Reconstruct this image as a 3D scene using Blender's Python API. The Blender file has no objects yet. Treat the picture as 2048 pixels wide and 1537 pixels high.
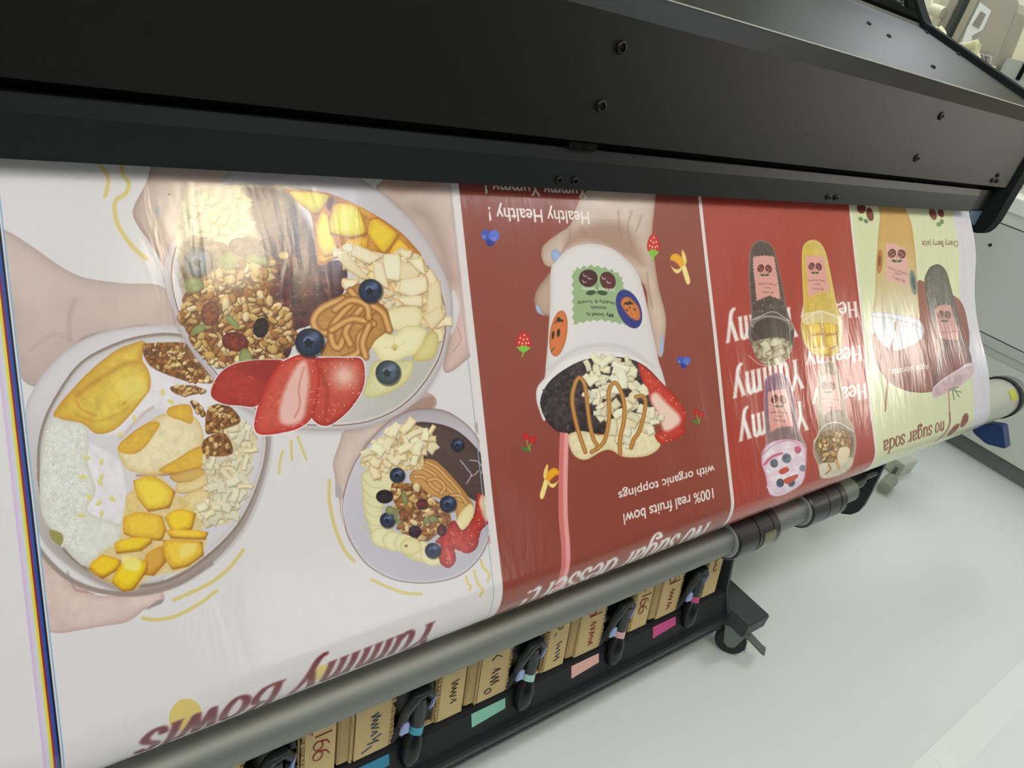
import bpy, bmesh, math, random
import numpy as np
from mathutils import Vector, Matrix

# ------------------------------------------------------------------ camera
sc = bpy.context.scene
COL = sc.collection
cam_d = bpy.data.cameras.new('camera')
cam_d.sensor_width = 36.0
cam_d.lens = 1473.0 / 2048.0 * 36.0
cam_d.clip_start = 0.02
cam = bpy.data.objects.new('camera', cam_d)
COL.objects.link(cam)
RX, RY, RZ = (0.78551786, -0.56955823, 0.24200231), (-0.1201356, -0.52396839, -0.84322273), (0.607066, 0.63329342, -0.48001075)
cam.matrix_world = Matrix(((RX[0], -RY[0], -RZ[0], 0), (RX[1], -RY[1], -RZ[1], 0), (RX[2], -RY[2], -RZ[2], 1.5), (0, 0, 0, 1)))
sc.camera = cam

# ------------------------------------------------------------------ world, view
sc.view_settings.view_transform = 'Standard'
sc.view_settings.look = 'None'
sc.view_settings.gamma = 1.0
sc.view_settings.use_curve_mapping = False
sc.view_settings.exposure = EXPOSURE = -0.12
w = bpy.data.worlds.new('world'); sc.world = w; w.use_nodes = True
w.node_tree.nodes['Background'].inputs[0].default_value = (0.80, 0.88, 1.0, 1)
w.node_tree.nodes['Background'].inputs[1].default_value = 0.6

def area(name, loc, rot, sx, sy, power, color):
    l = bpy.data.lights.new(name, 'AREA'); l.shape = 'RECTANGLE'; l.size = sx; l.size_y = sy
    l.energy = power; l.color = color
    o = bpy.data.objects.new(name, l); o.location = loc; o.rotation_euler = rot; COL.objects.link(o)
    return o
# daylight entering through the two windows of the room
WARM = (1.0, 0.93, 0.78); DAY = (0.88, 0.94, 1.0)
area('daylight_side', (5.45, -0.78, 1.45), (0, math.radians(90), 0), 1.0, 1.05, 24, (1.0, 0.93, 0.80))
area('daylight_behind', (2.2, -2.85, 2.0), (math.radians(90), 0, 0), 1.9, 0.8, 8, DAY)

# ------------------------------------------------------------------ helpers
def s2l(c):
    c = np.asarray(c, dtype=float) / 255.0
    return np.where(c <= 0.04045, c / 12.92, ((c + 0.055) / 1.055) ** 2.4)

def mat(name, rgb, rough=0.5, metal=0.0, spec=0.5, bump=0.0, bscale=60.0, emit=None, estr=0.0, alpha=1.0, trans=0.0, vary=0.0, vscale=3.0, coat=0.0):
    m = bpy.data.materials.new(name); m.use_nodes = True
    nt = m.node_tree; b = nt.nodes['Principled BSDF']
    c = list(s2l(rgb)) + [1.0]
    b.inputs['Base Color'].default_value = c
    b.inputs['Roughness'].default_value = rough
    b.inputs['Metallic'].default_value = metal
    b.inputs['Specular IOR Level'].default_value = spec
    b.inputs['Coat Weight'].default_value = coat
    if trans: b.inputs['Transmission Weight'].default_value = trans
    tc = nt.nodes.new('ShaderNodeTexCoord')
    if bump:
        n = nt.nodes.new('ShaderNodeTexNoise'); n.inputs['Scale'].default_value = bscale; n.inputs['Detail'].default_value = 3
        nt.links.new(tc.outputs['Object'], n.inputs['Vector'])
        bp = nt.nodes.new('ShaderNodeBump'); bp.inputs['Strength'].default_value = bump; bp.inputs['Distance'].default_value = 0.002
        nt.links.new(n.outputs['Fac'], bp.inputs['Height']); nt.links.new(bp.outputs['Normal'], b.inputs['Normal'])
    if vary:
        n = nt.nodes.new('ShaderNodeTexNoise'); n.inputs['Scale'].default_value = vscale; n.inputs['Detail'].default_value = 4
        nt.links.new(tc.outputs['Object'], n.inputs['Vector'])
        mx = nt.nodes.new('ShaderNodeMixRGB'); mx.inputs[1].default_value = [x * (1 - vary) for x in c[:3]] + [1]; mx.inputs[2].default_value = [min(1, x * (1 + vary)) for x in c[:3]] + [1]
        nt.links.new(n.outputs['Fac'], mx.inputs[0]); nt.links.new(mx.outputs[0], b.inputs['Base Color'])
    if emit is not None:
        b.inputs['Emission Color'].default_value = list(s2l(emit)) + [1.0]; b.inputs['Emission Strength'].default_value = estr
    return m

def link(name, verts, faces, m, parent=None, smooth=False, bevel=0.0):
    me = bpy.data.meshes.new(name); me.from_pydata([tuple(v) for v in verts], [], faces)
    bm = bmesh.new(); bm.from_mesh(me); bmesh.ops.recalc_face_normals(bm, faces=bm.faces)
    if bevel: 
        bmesh.ops.bevel(bm, geom=[e for e in bm.edges if e.calc_length() > bevel * 2.2 and len(e.link_faces) == 2 and e.calc_face_angle(0) > 0.5], offset=bevel, segments=2, affect='EDGES', clamp_overlap=True)
    bm.to_mesh(me); bm.free()
    me.materials.append(m)
    if smooth:
        for p in me.polygons: p.use_smooth = True
    o = bpy.data.objects.new(name, me); COL.objects.link(o)
    if parent:
        o.parent = parent
        if parent.type == 'EMPTY': o.matrix_parent_inverse = Matrix.Translation(-parent.location)
    return o

class G:
    """collects shapes of one mesh"""
    def __init__(s): s.v = []; s.f = []
    def add(s, v, f):
        b = len(s.v); s.v += [tuple(p) for p in v]; s.f += [tuple(i + b for i in q) for q in f]; return s
    def box(s, x0, x1, y0, y1, z0, z1, mx=None):
        v = [Vector((x, y, z)) for x in (x0, x1) for y in (y0, y1) for z in (z0, z1)]
        if mx is not None: v = [mx @ p for p in v]
        return s.add(v, [(0, 1, 3, 2), (4, 6, 7, 5), (0, 4, 5, 1), (2, 3, 7, 6), (0, 2, 6, 4), (1, 5, 7, 3)])
    def prism(s, prof, x0, x1):
        """profile of (y,z) extruded along x"""
        n = len(prof); v = [(x0, y, z) for y, z in prof] + [(x1, y, z) for y, z in prof]
        return s.add(v, [tuple(range(n)), tuple(range(2 * n - 1, n - 1, -1))] + [(i, (i + 1) % n, n + (i + 1) % n, n + i) for i in range(n)])
    def lathe(s, prof, p0, axis, seg=32, cap=True):
        """profile of (distance along axis, radius)"""
        a = Vector(axis).normalized(); u = a.orthogonal().normalized(); w_ = a.cross(u); p0 = Vector(p0)
        v = []; f = []
        for d, r in prof:
            for k in range(seg):
                t = 2 * math.pi * k / seg; v.append(p0 + a * d + (u * math.cos(t) + w_ * math.sin(t)) * r)
        for i in range(len(prof) - 1):
            for k in range(seg): f.append((i * seg + k, i * seg + (k + 1) % seg, (i + 1) * seg + (k + 1) % seg, (i + 1) * seg + k))
        if cap: f.append(tuple(range(seg))); f.append(tuple(range((len(prof) - 1) * seg, len(prof) * seg)))
        return s.add(v, f)
    def tube(s, pts, r, seg=10, flat=1.0):
        pts = [Vector(p) for p in pts]; v = []; f = []; prev = None
        for i, p in enumerate(pts):
            d = (pts[min(i + 1, len(pts) - 1)] - pts[max(i - 1, 0)]).normalized()
            u = prev - d * prev.dot(d) if prev is not None else d.orthogonal()
            u.normalize(); prev = u; w_ = d.cross(u); rr = r[i] if isinstance(r, (list, tuple)) else r
            for k in range(seg):
                t = 2 * math.pi * k / seg; v.append(p + u * math.cos(t) * rr + w_ * math.sin(t) * rr * flat)
        for i in range(len(pts) - 1):
            for k in range(seg): f.append((i * seg + k, i * seg + (k + 1) % seg, (i + 1) * seg + (k + 1) % seg, (i + 1) * seg + k))
        f.append(tuple(range(seg))); f.append(tuple(range((len(pts) - 1) * seg, len(pts) * seg)))
        return s.add(v, f)
    def o(s, name, m, parent=None, smooth=False, bevel=0.0): return link(name, s.v, s.f, m, parent, smooth, bevel)

def autosmooth(o, ang=35):
    bm = bmesh.new(); bm.from_mesh(o.data)
    for f in bm.faces: f.smooth = True
    for e in bm.edges:
        if len(e.link_faces) == 2 and e.calc_face_angle(0) > math.radians(ang): e.smooth = False
    bm.to_mesh(o.data); bm.free(); return o

def thing(name, label, cat, loc=(0, 0, 0), group=None):
    o = bpy.data.objects.new(name, None); o.location = loc; o.empty_display_size = 0.05; COL.objects.link(o)
    o['label'] = label; o['category'] = cat
    if group: o['group'] = group
    return o
def tag(o, label, cat, group=None):
    o['label'] = label; o['category'] = cat
    if group: o['group'] = group
    return o
def struct(o): o['kind'] = 'structure'; return o

def crom(P, n=6, closed=False):
    """smooth curve through points"""
    P = [np.asarray(p, float) for p in P]; N = len(P); out = []
    rng = range(N) if closed else range(N - 1)
    for i in rng:
        p0 = P[(i - 1) % N] if closed or i > 0 else 2 * P[0] - P[1]
        p1 = P[i]; p2 = P[(i + 1) % N]
        p3 = P[(i + 2) % N] if closed or i + 2 < N else 2 * P[-1] - P[-2]
        for k in range(n):
            t = k / n
            out.append(0.5 * (2 * p1 + (p2 - p0) * t + (2 * p0 - 5 * p1 + 4 * p2 - p3) * t * t + (3 * p1 - p0 - 3 * p2 + p3) * t ** 3))
    if not closed: out.append(P[-1])
    return out

# ------------------------------------------------------------------ the room
M_floor = mat('floor_paint', (230, 235, 231), rough=0.32, spec=0.4, vary=0.04, vscale=1.2)
M_wall = mat('wall_paint', (228, 227, 218), rough=0.8, vary=0.03)
M_ceil = mat('ceiling_paint', (232, 233, 232), rough=0.9)
M_wallw = mat('wall_paint_cream', (232, 224, 192), rough=0.8)
M_base = mat('dark_skirting', (84, 90, 92), rough=0.6)
X0, X1, Y0, Y1, ZC = -3.4, 5.5, -2.9, 3.6, 2.9
struct(G().box(X0, X1, Y0, Y1, -0.1, 0.0).o('floor', M_floor))
struct(G().box(X0, X1, Y0, Y1, ZC, ZC + 0.1).o('ceiling', M_ceil))
struct(G().box(X0, X1, Y1, Y1 + 0.1, 0, ZC).o('wall_back', M_wallw))
struct(G().box(X0 - 0.1, X0, Y0, Y1, 0, ZC).o('wall_left', M_wall))
def holed(name, axis, pos, thick, a0, a1, w0, w1, h0, h1, m=None):
    g = G()
    def bx(p, q, z0, z1):
        if axis == 'x': g.box(pos, pos + thick, p, q, z0, z1)
        else: g.box(p, q, pos, pos + thick, z0, z1)
    bx(a0, w0, 0, ZC); bx(w1, a1, 0, ZC); bx(w0, w1, 0, h0); bx(w0, w1, h1, ZC)
    return struct(g.o(name, m or M_wall))
holed('wall_right', 'x', X1, 0.1, Y0, Y1, -1.35, -0.2, 0.9, 2.0, M_wallw)
holed('wall_front', 'y', Y0 - 0.1, 0.1, X0, X1, 1.2, 3.2, 1.55, 2.45, mat('wall_paint_dark', (70, 70, 68), rough=0.8))
M_glass = mat('window_glass', (235, 240, 240), rough=0.02, trans=1.0)
M_wframe = mat('window_frame_paint', (225, 225, 220), rough=0.5)
g = G()
for q in ((-1.35, -0.2, 0.9, 0.95), (-1.35, -0.2, 1.95, 2.0), (-1.35, -1.30, 0.95, 1.95), (-0.25, -0.2, 0.95, 1.95)): g.box(X1 + .01, X1 + 0.08, *q)
struct(g.o('window_1', M_wframe))
g = G()
for q in ((1.2, 3.2, 1.55, 1.6), (1.2, 3.2, 2.4, 2.45), (1.2, 1.25, 1.6, 2.4), (3.15, 3.2, 1.6, 2.4)): g.box(q[0], q[1], Y0 - 0.08, Y0 - .01, q[2], q[3])
struct(g.o('window_2', M_wframe))
# clear tape strips stuck to the floor, and the paler walkway beside them
M_tape = mat('floor_tape', (245, 247, 243), rough=0.2)
M_walk = mat('walkway_paint', (236, 240, 236), rough=0.35, vary=0.03)
struct(G().box(X0 + .01, X1 - .01, Y0 + .01, 0.085, 0.0, 0.0015).o('trim_1', M_walk))
struct(G().box(1.935, 1.995, -0.9, 0.10, 0.0015, 0.003).o('trim_2', M_tape))
struct(G().box(1.80, 5.4, 0.02, 0.10, 0.0015, 0.0025).o('trim_3', mat('floor_tape_dull', (240, 243, 238), rough=0.3)))

# ceiling lamps (off frame; seen only as glare on the glossy print)
M_lampbody = mat('lamp_housing', (235, 235, 230), rough=0.5)
M_tube = mat('lamp_diffuser', (255, 250, 240), rough=0.5, emit=(240, 248, 255), estr=12.5)
M_tube2 = mat('lamp_diffuser_warm', (255, 246, 226), rough=0.5, emit=(255, 238, 206), estr=20.0)
M_tube3 = mat('lamp_diffuser_cool', (240, 246, 255), rough=0.5, emit=(206, 226, 255), estr=12.0)
lampg = 'ceiling light panels'
for lx, ly, hx, hy, m_, lb_ in ((-1.5, -.9, .55, .25, M_tube, 'rectangular ceiling light panel at the near left end of the room'), (1.08, -.40, .25, .26, M_tube2, 'square warm ceiling light panel above the walkway, mirrored in the banner'),
        (1.46, -.34, .08, .20, M_tube3, 'narrow cool ceiling light beside the square warm one'), (2.75, .08, .6, .2, M_tube, 'rectangular ceiling light panel toward the grey cabinet'),
        (-.75, .06, .6, .2, M_tube, 'rectangular ceiling light panel above the left half of the printer front'),
        (-1.2, 2.2, .6, .28, M_tube, 'rectangular ceiling light panel behind the left of the printer'), (1.2, 2.4, .6, .28, M_tube, 'rectangular ceiling light panel behind the middle of the printer'), (4.3, 1.9, .5, .28, M_tube, 'rectangular ceiling light panel above the cabinet')):
    t = thing('ceiling_light', lb_, 'light', (lx, ly, ZC), lampg)
    G().box(lx - hx - .03, lx + hx + .03, ly - hy - .03, ly + hy + .03, ZC - .05, ZC).o('housing', M_lampbody, t)
    G().box(lx - hx, lx + hx, ly - hy, ly + hy, ZC - .06, ZC - .05).o('diffuser', m_, t)

# ------------------------------------------------------------------ the printer (x runs along the machine, y into it)
M_black = mat('cover_plastic', (18, 18, 17), rough=0.34, spec=0.2, bump=0.25, bscale=900)
M_black2 = mat('lip_metal', (26, 28, 30), rough=0.36, spec=0.22, bump=0.15, bscale=900)
M_dark = mat('recess_black', (12, 12, 13), rough=0.8, spec=0.1)
M_lid = mat('lid_plastic', (34, 35, 32), rough=0.6, spec=0.0)
M_frame = mat('stand_metal', (58, 62, 64), rough=0.5, spec=0.3, bump=0.15, bscale=700)
M_tray = mat('tray_metal', (36, 38, 41), rough=0.5, spec=0.3)
M_rim = mat('tray_rim_metal', (64, 70, 72), rough=0.45, spec=0.4)
M_screw = mat('screw_steel', (50, 48, 46), rough=0.25, metal=0.8)
M_hole = mat('screw_socket', (6, 6, 6), rough=0.8, spec=0.1)
M_chrome = mat('roller_steel', (226, 224, 210), rough=0.28, metal=0.6)
M_ring = mat('roller_ring_rubber', (26, 28, 28), rough=0.5)
M_blue = mat('blue_plastic', (38, 62, 112), rough=0.3)
M_glassd = mat('lid_glass', (150, 156, 138), rough=0.15, spec=0.3)
M_seal = mat('lid_seal_rubber', (52, 58, 60), rough=0.6, spec=0.05)
M_label = mat('yellow_label', (206, 200, 70), rough=0.4)
M_endblue = mat('end_recess_plastic', (104, 124, 140), rough=0.3)

pr = thing('large_format_printer', 'long black wide format printer on a castered stand, printing a glossy banner', 'printer', (1.1, 1.3, 0))
XE = 2.99
G().prism([(1.0, 1.172), (1.0, 1.226), (1.006, 1.246), (1.022, 1.246), (1.022, 1.172)], -1.0, 2.80).o('front_lip', M_black2, pr, bevel=0.0012)
cov = G().prism([(1.0, 1.2620), (1.0, 1.474), (1.02, 1.514), (1.04, 1.514), (1.02, 1.474), (1.02, 1.262)], -1.0, XE).o('front_cover', M_black, pr, bevel=0.0012)
G().prism([(1.0205, 1.5145), (1.556, 1.672), (1.56, 1.66), (1.04, 1.505)], -1.0, XE).o('upper_cover', mat('upper_cover_plastic', (38, 38, 33), rough=0.38, spec=0.10, bump=0.2, bscale=900), pr, bevel=0.001)
G().prism([(1.055, 1.24), (1.055, 1.50), (1.56, 1.655), (1.75, 1.655), (1.75, 1.24)], -0.98, XE - .01).o('inner_body', M_dark, pr)
G().prism([(1.556, 1.6725), (1.562, 1.682), (1.572, 1.682), (1.572, 1.668)], -1.0, XE).o('hinge_rail', mat('hinge_rail_metal', (120, 122, 116), rough=0.3, metal=0.6), pr)
def lid_pt(x, k, d=0.0): return (x, 1.575 + .7071 * k - .7071 * d, 1.685 + .7071 * k + .7071 * d)
def lid_slab(g, x0, x1, k0, k1, d0, d1):
    v = [lid_pt(x, k, d) for x in (x0, x1) for k in (k0, k1) for d in (d0, d1)]
    return g.add(v, [(0, 1, 3, 2), (4, 6, 7, 5), (0, 4, 5, 1), (2, 3, 7, 6), (0, 2, 6, 4), (1, 5, 7, 3)])
g = G(); lid_slab(g, -1.0, XE, 0, .035, -.01, .012); lid_slab(g, -1.0, XE, .36, .42, -.01, .012); lid_slab(g, XE - .06, XE, .035, .36, -.01, .012); lid_slab(g, -1.0, -.9, .035, .36, -.01, .012)
lid = g.o('lid', M_lid, pr, bevel=0.002)
g = G(); lid_slab(g, -.9, XE - .06, .035, .36, -.006, -.002); g.o('lid_window', M_glassd, lid)
g = G()
P = [lid_pt(x, k, .003) for x, k in ((1.2, .05), (XE - .10, .05), (XE - .083, .058), (XE - .075, .08), (XE - .075, .35))]
g.tube(P, .006, 8); g.o('window_seal', M_seal, lid)
for x in (2.62, 2.70): G().tube([lid_pt(x, .036, .0), lid_pt(x + .10, .20, .0)], .006, 6).o('inner_rail', M_lid, lid)
G().tube([(-1.0, 1.0195, 1.5145), (XE, 1.0195, 1.5145)], .0016, 6).o('crease_highlight', mat('worn_crease_highlight', (196, 194, 182), rough=0.3, metal=0.5), pr)  # pale strip added as the light caught along the worn crease
prof = [(.99, 1.12), (1.0, 1.098), (1.02, 1.086), (1.05, 1.092), (1.12, 1.12), (1.8, 1.12), (1.86, 1.70), (1.9, 2.01), (1.88, 2.03), (1.60, 1.735), (1.555, 1.692), (1.02, 1.533), (.992, 1.51), (.984, 1.47), (.984, 1.15)]
G().prism(prof, 3.0, 3.075).o('end_plate', mat('end_plate_plastic', (38, 41, 41), rough=0.6, spec=0.02), pr, bevel=0.004)
G().prism([(1.035, 1.112), (1.035, 1.165), (1.085, 1.165), (1.085, 1.112)], 2.90, 2.998).o('end_recess', M_endblue, pr)
G().prism([(1.03, 1.17), (1.03, 1.24), (1.2, 1.24), (1.2, 1.17)], 2.802, 2.998).o('lip_end_block', M_black2, pr)

def screw(x, y, z, r, nrm=(0, -1, 0), parent=pr):
    s_ = G().lathe([(0, r), (.003, r), (.0055, r * .8), (.0055, r * .55)], (x, y, z), nrm, 20, cap=False).o('screw', M_screw, parent, smooth=True)
    G().lathe([(.0030, r * .55), (.0040, r * .5)], (x, y, z), nrm, 6).o('socket', M_hole, s_)
for x, z in ((.987, 1.426), (.98, 1.327), (2.251, 1.435), (2.234, 1.317)): screw(x, 1.0, z, .0115)
for x, z in ((2.83, 1.262 + .02), (2.87, 1.262 + .02), (2.85, 1.30)): screw(x, 1.0, z, .008)
for x in (.929, .968, 1.865, 1.905): screw(x, 1.0, 1.190, .0075)
uz = lambda y: 1.5145 + (y - 1.0205) * .2942
for x, y in ((2.282, 1.339), (2.314, 1.28), (2.331, 1.122), (2.95, 1.50), (2.955, 1.36)): screw(x, y, uz(y), .008, (0, -.2829, .9592))
G().box(.93, 1.0, .9985, 1.004, 1.246, 1.2585).box(.94, .958, .997, 1.0, 1.249, 1.256).box(.966, .984, .997, 1.0, 1.249, 1.256).o('latch', M_dark, pr, bevel=0.001)

# paper path, stand, rollers
G().prism([(1.10, .93), (1.10, 1.10), (1.16, 1.22), (1.7, 1.22), (1.7, .93)], -.95, 2.95).o('platen_housing', M_dark, pr)
RO_Y, RO_Z, RO_R = 0.67977, 1.5 - 0.92114, 0.075
rol = G().lathe([(0, .0725), (3.62, .0725)], (-.55, RO_Y, RO_Z), (1, 0, 0), 48).o('take_up_roller', M_chrome, pr, smooth=False); autosmooth(rol)
autosmooth(G().lathe([(0, .06), (0, .079), (.028, .079), (.034, .073), (.034, .06)], (3.071, RO_Y, RO_Z), (1, 0, 0), 48).o('roller_ring', M_ring, rol))
autosmooth(G().lathe([(0, .07), (.006, .075), (.05, .075), (.062, .066), (.062, .02)], (3.106, RO_Y, RO_Z), (1, 0, 0), 48).o('roller_end_cap', mat('end_cap_steel', (168, 170, 170), rough=0.28, metal=0.9), rol))
def on_roll(x, ang, r): return (x, RO_Y - math.cos(ang) * r, RO_Z + math.sin(ang) * r)
g = G(); n = 6; v = [on_roll(x, math.radians(a), .0733) for x in (2.99, 3.05) for a in np.linspace(30, 62, n)]; g.add(v, [(i, i + 1, n + i + 1, n + i) for i in range(n - 1)])
g.o('roller_label', M_label, rol)
for x, nm in ((2.66, 0), (-.75, 1)):
    G().prism([(.70, .53), (.76, .52), (1.25, .90), (1.3, 1.0), (1.12, 1.0), (.72, .62)], x, x + .03).o('roller_arm', M_frame, pr)
G().prism([(.55, .450), (.60, .520), (.66, .492), (.70, .468), (.66, .440), (.61, .430)], 3.0, 3.06).o('blue_lever', M_blue, pr, bevel=0.004)
# stand: bracket plate, tray, feet with casters, uprights behind
for x in (2.335, -.80):
    g = G().prism([(.680, .444), (.676, .400), (.670, .330), (.668, .275), (.673, .243), (.688, .219), (.712, .203), (.745, .200), (.80, .23), (.95, .42), (.95, .50), (.70, .49)], x, x + .02)
    bp_ = g.o('bracket_plate', mat('bracket_metal', (50, 55, 58), rough=0.45, spec=0.35), pr, bevel=0.003)
    G().lathe([(0, .006), (.003, .005)], (x, .70, .36), (-1, 0, 0), 12).o('rivet', M_screw, bp_)
G().box(-.85, 2.32, .93, .99, .42, .50).o('rear_beam', M_frame, pr)
for x in (1.63, -.82): G().box(x, x + .07, 1.02, 1.12, .16, .94).o('upright', M_frame, pr, bevel=0.004)
tray = G().prism([(.640, .205), (.615, .150), (.603, .152), (.599, .142), (.606, .105), (.625, .085), (.90, .085), (.90, .20), (.88, .205)], -.6, 1.60).o('ink_tray', M_tray, pr, bevel=0.0015)
G().prism([(.6055, .104), (.6245, .084), (.6245, .0805), (.602, .102)], -.6, 1.60).o('tray_rim', M_rim, tray)
G().prism([(.640, .206), (.606, .150), (.60, .11), (.62, .09), (.66, .09), (.75, .25), (.75, .50), (.72, .50)], 1.602, 1.612).o('tray_end', M_frame, tray)
def foot(x):
    fb = G().box(x, x + .105, .546, 1.35, .114, .160).o('foot_beam', mat('foot_beam_metal', (70, 73, 74), rough=0.5, spec=0.35), pr, bevel=0.004)
    for y in (.60, 1.28):
        cx = x + .05; A = Vector((math.cos(.5), math.sin(.5), 0)); F = Vector((-A.y, A.x, 0))
        c = Vector((cx, y - .012, .043))
        wh = autosmooth(G().lathe([(-.014, .012), (-.014, .038), (-.010, .043), (.010, .043), (.014, .038), (.014, .012)], c, A, 32).o('caster', mat('caster_rubber', (30, 32, 34), rough=0.6), pr))
        g = G()
        for s_ in (-1, 1):
            b = c + A * .019 * s_; v = []
            for d in (-.002, .002):
                for du, dz in ((-.016, -.006), (.0, -.014), (.016, -.004), (.034, .055), (-.03, .055)): v.append(b + A * d + F * du + Vector((0, 0, dz)))
            g.add(v, [(0, 1, 2, 3, 4), (9, 8, 7, 6, 5)] + [(i, (i + 1) % 5, 5 + (i + 1) % 5, 5 + i) for i in range(5)])
        v = [c + A * a + F * f_ + Vector((0, 0, z)) for a in (-.024, .024) for f_ in (-.032, .0315) for z in (.052, .0575)]
        g.add(v, [(0, 1, 3, 2), (4, 6, 7, 5), (0, 4, 5, 1), (2, 3, 7, 6), (0, 2, 6, 4), (1, 5, 7, 3)])
        g.o('fork', mat('caster_steel', (118, 124, 122), rough=0.4, metal=0.4), wh)
        Fb = -F
        q = [c + Fb * .026 + Vector((0, 0, .042)), c + Fb * .05 + Vector((0, 0, .0315)), c + Fb * .082 + Vector((0, 0, .016)), c + Fb * .094 + Vector((0, 0, .013))]
        v = []; 
        for k, p in enumerate(q):
            for a in (-.017, .017):
                for z in (0, .005): v.append(p + A * a + Vector((0, 0, z)))
        f_ = [(0, 1, 3, 2), (12, 14, 15, 13)]
        for k in range(3):
            b = 4 * k; f_ += [(b, b + 4, b + 5, b + 1), (b + 1, b + 5, b + 7, b + 3), (b + 3, b + 7, b + 6, b + 2), (b + 2, b + 6, b + 4, b)]
        G().add(v, f_).o('brake_pedal', mat('brake_pedal_plastic', (96, 102, 100), rough=0.5), wh, bevel=0.0015)
        G().tube([c + A * a + Fb * f2 + Vector((0, 0, z)) for a, f2, z in ((-.012, .044, .012), (-.012, .046, -.012), (.012, .046, -.014), (.012, .044, .010))], .0012, 6).o('brake_wire', mat('wire_steel', (180, 184, 180), rough=0.3, metal=0.8), wh)
foot(1.612); foot(-.86)

# the winding tube with its two black stop collars
tb = thing('winding_tube', 'long grey aluminium tube with two black collars under the banner', 'tube', (0.8, .72, .27))
M_alu = mat('tube_aluminium', (150, 152, 147), rough=0.6, metal=1.0, spec=0.4)
BY, BZ = .64, 1.5 - 1.0505
BR = .0355
autosmooth(G().lathe([(0, BR), (2.80, BR)], (-.77, BY, BZ), (1, 0, 0), 48).o('tube', M_alu, tb))
M_coll = mat('collar_plastic', (46, 44, 46), rough=0.3, spec=0.5)
M_cface = mat('collar_face_plastic', (150, 155, 150), rough=0.5)
CR = .0505
def collar(x0, x1):
    c_ = autosmooth(G().lathe([(0, .0315), (0, CR - .003), (.004, CR), (x1 - x0 - .004, CR), (x1 - x0, CR - .004), (x1 - x0, .0315)], (x0, BY, BZ), (1, 0, 0), 48).o('stop_collar', M_coll, tb))
    autosmooth(G().lathe([(-.002, .0315), (-.002, CR - .008), (.0, CR - .006)], (x0, BY, BZ), (1, 0, 0), 48).o('collar_face', M_cface, c_))
    for k in (.45, .8):
        autosmooth(G().lathe([(0, CR + .0003), (.0015, CR + .0008), (.003, CR + .0003)], (x0 + (x1 - x0) * k, BY, BZ), (1, 0, 0), 48, cap=False).o('collar_seam', M_hole, c_))
    return c_
c1 = collar(1.438, 1.610); c2 = collar(1.762, 1.940)
G().tube([(1.938, BY, BZ), (2.06, BY, BZ), (2.12, BY + .006, BZ - .004), (2.26, .688, .402), (2.334, .690, .400)], .012, 12).o('spindle', M_coll, tb)
G().lathe([(0, .014), (.04, .014)], (-.805, BY, BZ), (1, 0, 0), 16).o('spindle', M_coll, tb)
G().prism([(.632, .425), (.70, .425), (.70, .455), (.632, .455)], -.82, -.801).o('spindle_hook', M_coll, tb)
g = G(); n = 6
def on_c(x, a, r=CR + .0012): return (x, BY - math.cos(a) * r, BZ + math.sin(a) * r)
v = [on_c(x, math.radians(a)) for x in (1.535, 1.585) for a in np.linspace(-45, 32, 9)]; g.add(v, [(i, i + 1, 10 + i, 9 + i) for i in range(8)])
g.o('clear_tape', mat('clear_tape', (112, 108, 84), rough=0.15), c1)

# ------------------------------------------------------------------ ink boxes in the tray
LEAN = math.radians(11)
UD = Vector((0, math.sin(LEAN), math.cos(LEAN))); DD = Vector((0, math.cos(LEAN), -math.sin(LEAN)))
def ip(x, h, d=0.0): return Vector((x, .650, .212)) + UD * h + DD * d
def islab(g, x0, x1, h0, h1, d0, d1):
    v = [ip(x, h, d) for x in (x0, x1) for h in (h0, h1) for d in (d0, d1)]
    return g.add(v, [(0, 1, 3, 2), (4, 6, 7, 5), (0, 4, 5, 1), (2, 3, 7, 6), (0, 2, 6, 4), (1, 5, 7, 3)])
M_card = mat('cardboard', (216, 192, 142), rough=0.85, spec=0.15, vary=0.06, vscale=14, bump=0.1, bscale=200)
M_card2 = mat('cardboard_edge', (190, 164, 118), rough=0.9, spec=0.1, vary=0.15, vscale=60)
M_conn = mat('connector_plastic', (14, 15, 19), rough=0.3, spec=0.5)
M_grip = mat('connector_grip', (50, 53, 56), rough=0.3)
M_tab = mat('lilac_tab', (160, 176, 226), rough=0.25)
M_inkr = mat('red_marker', (150, 52, 44), rough=0.7); M_inkb = mat('dark_marker', (72, 66, 58), rough=0.7); M_inkb2 = mat('blue_marker', (56, 78, 104), rough=0.7)
HB = .25
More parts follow.
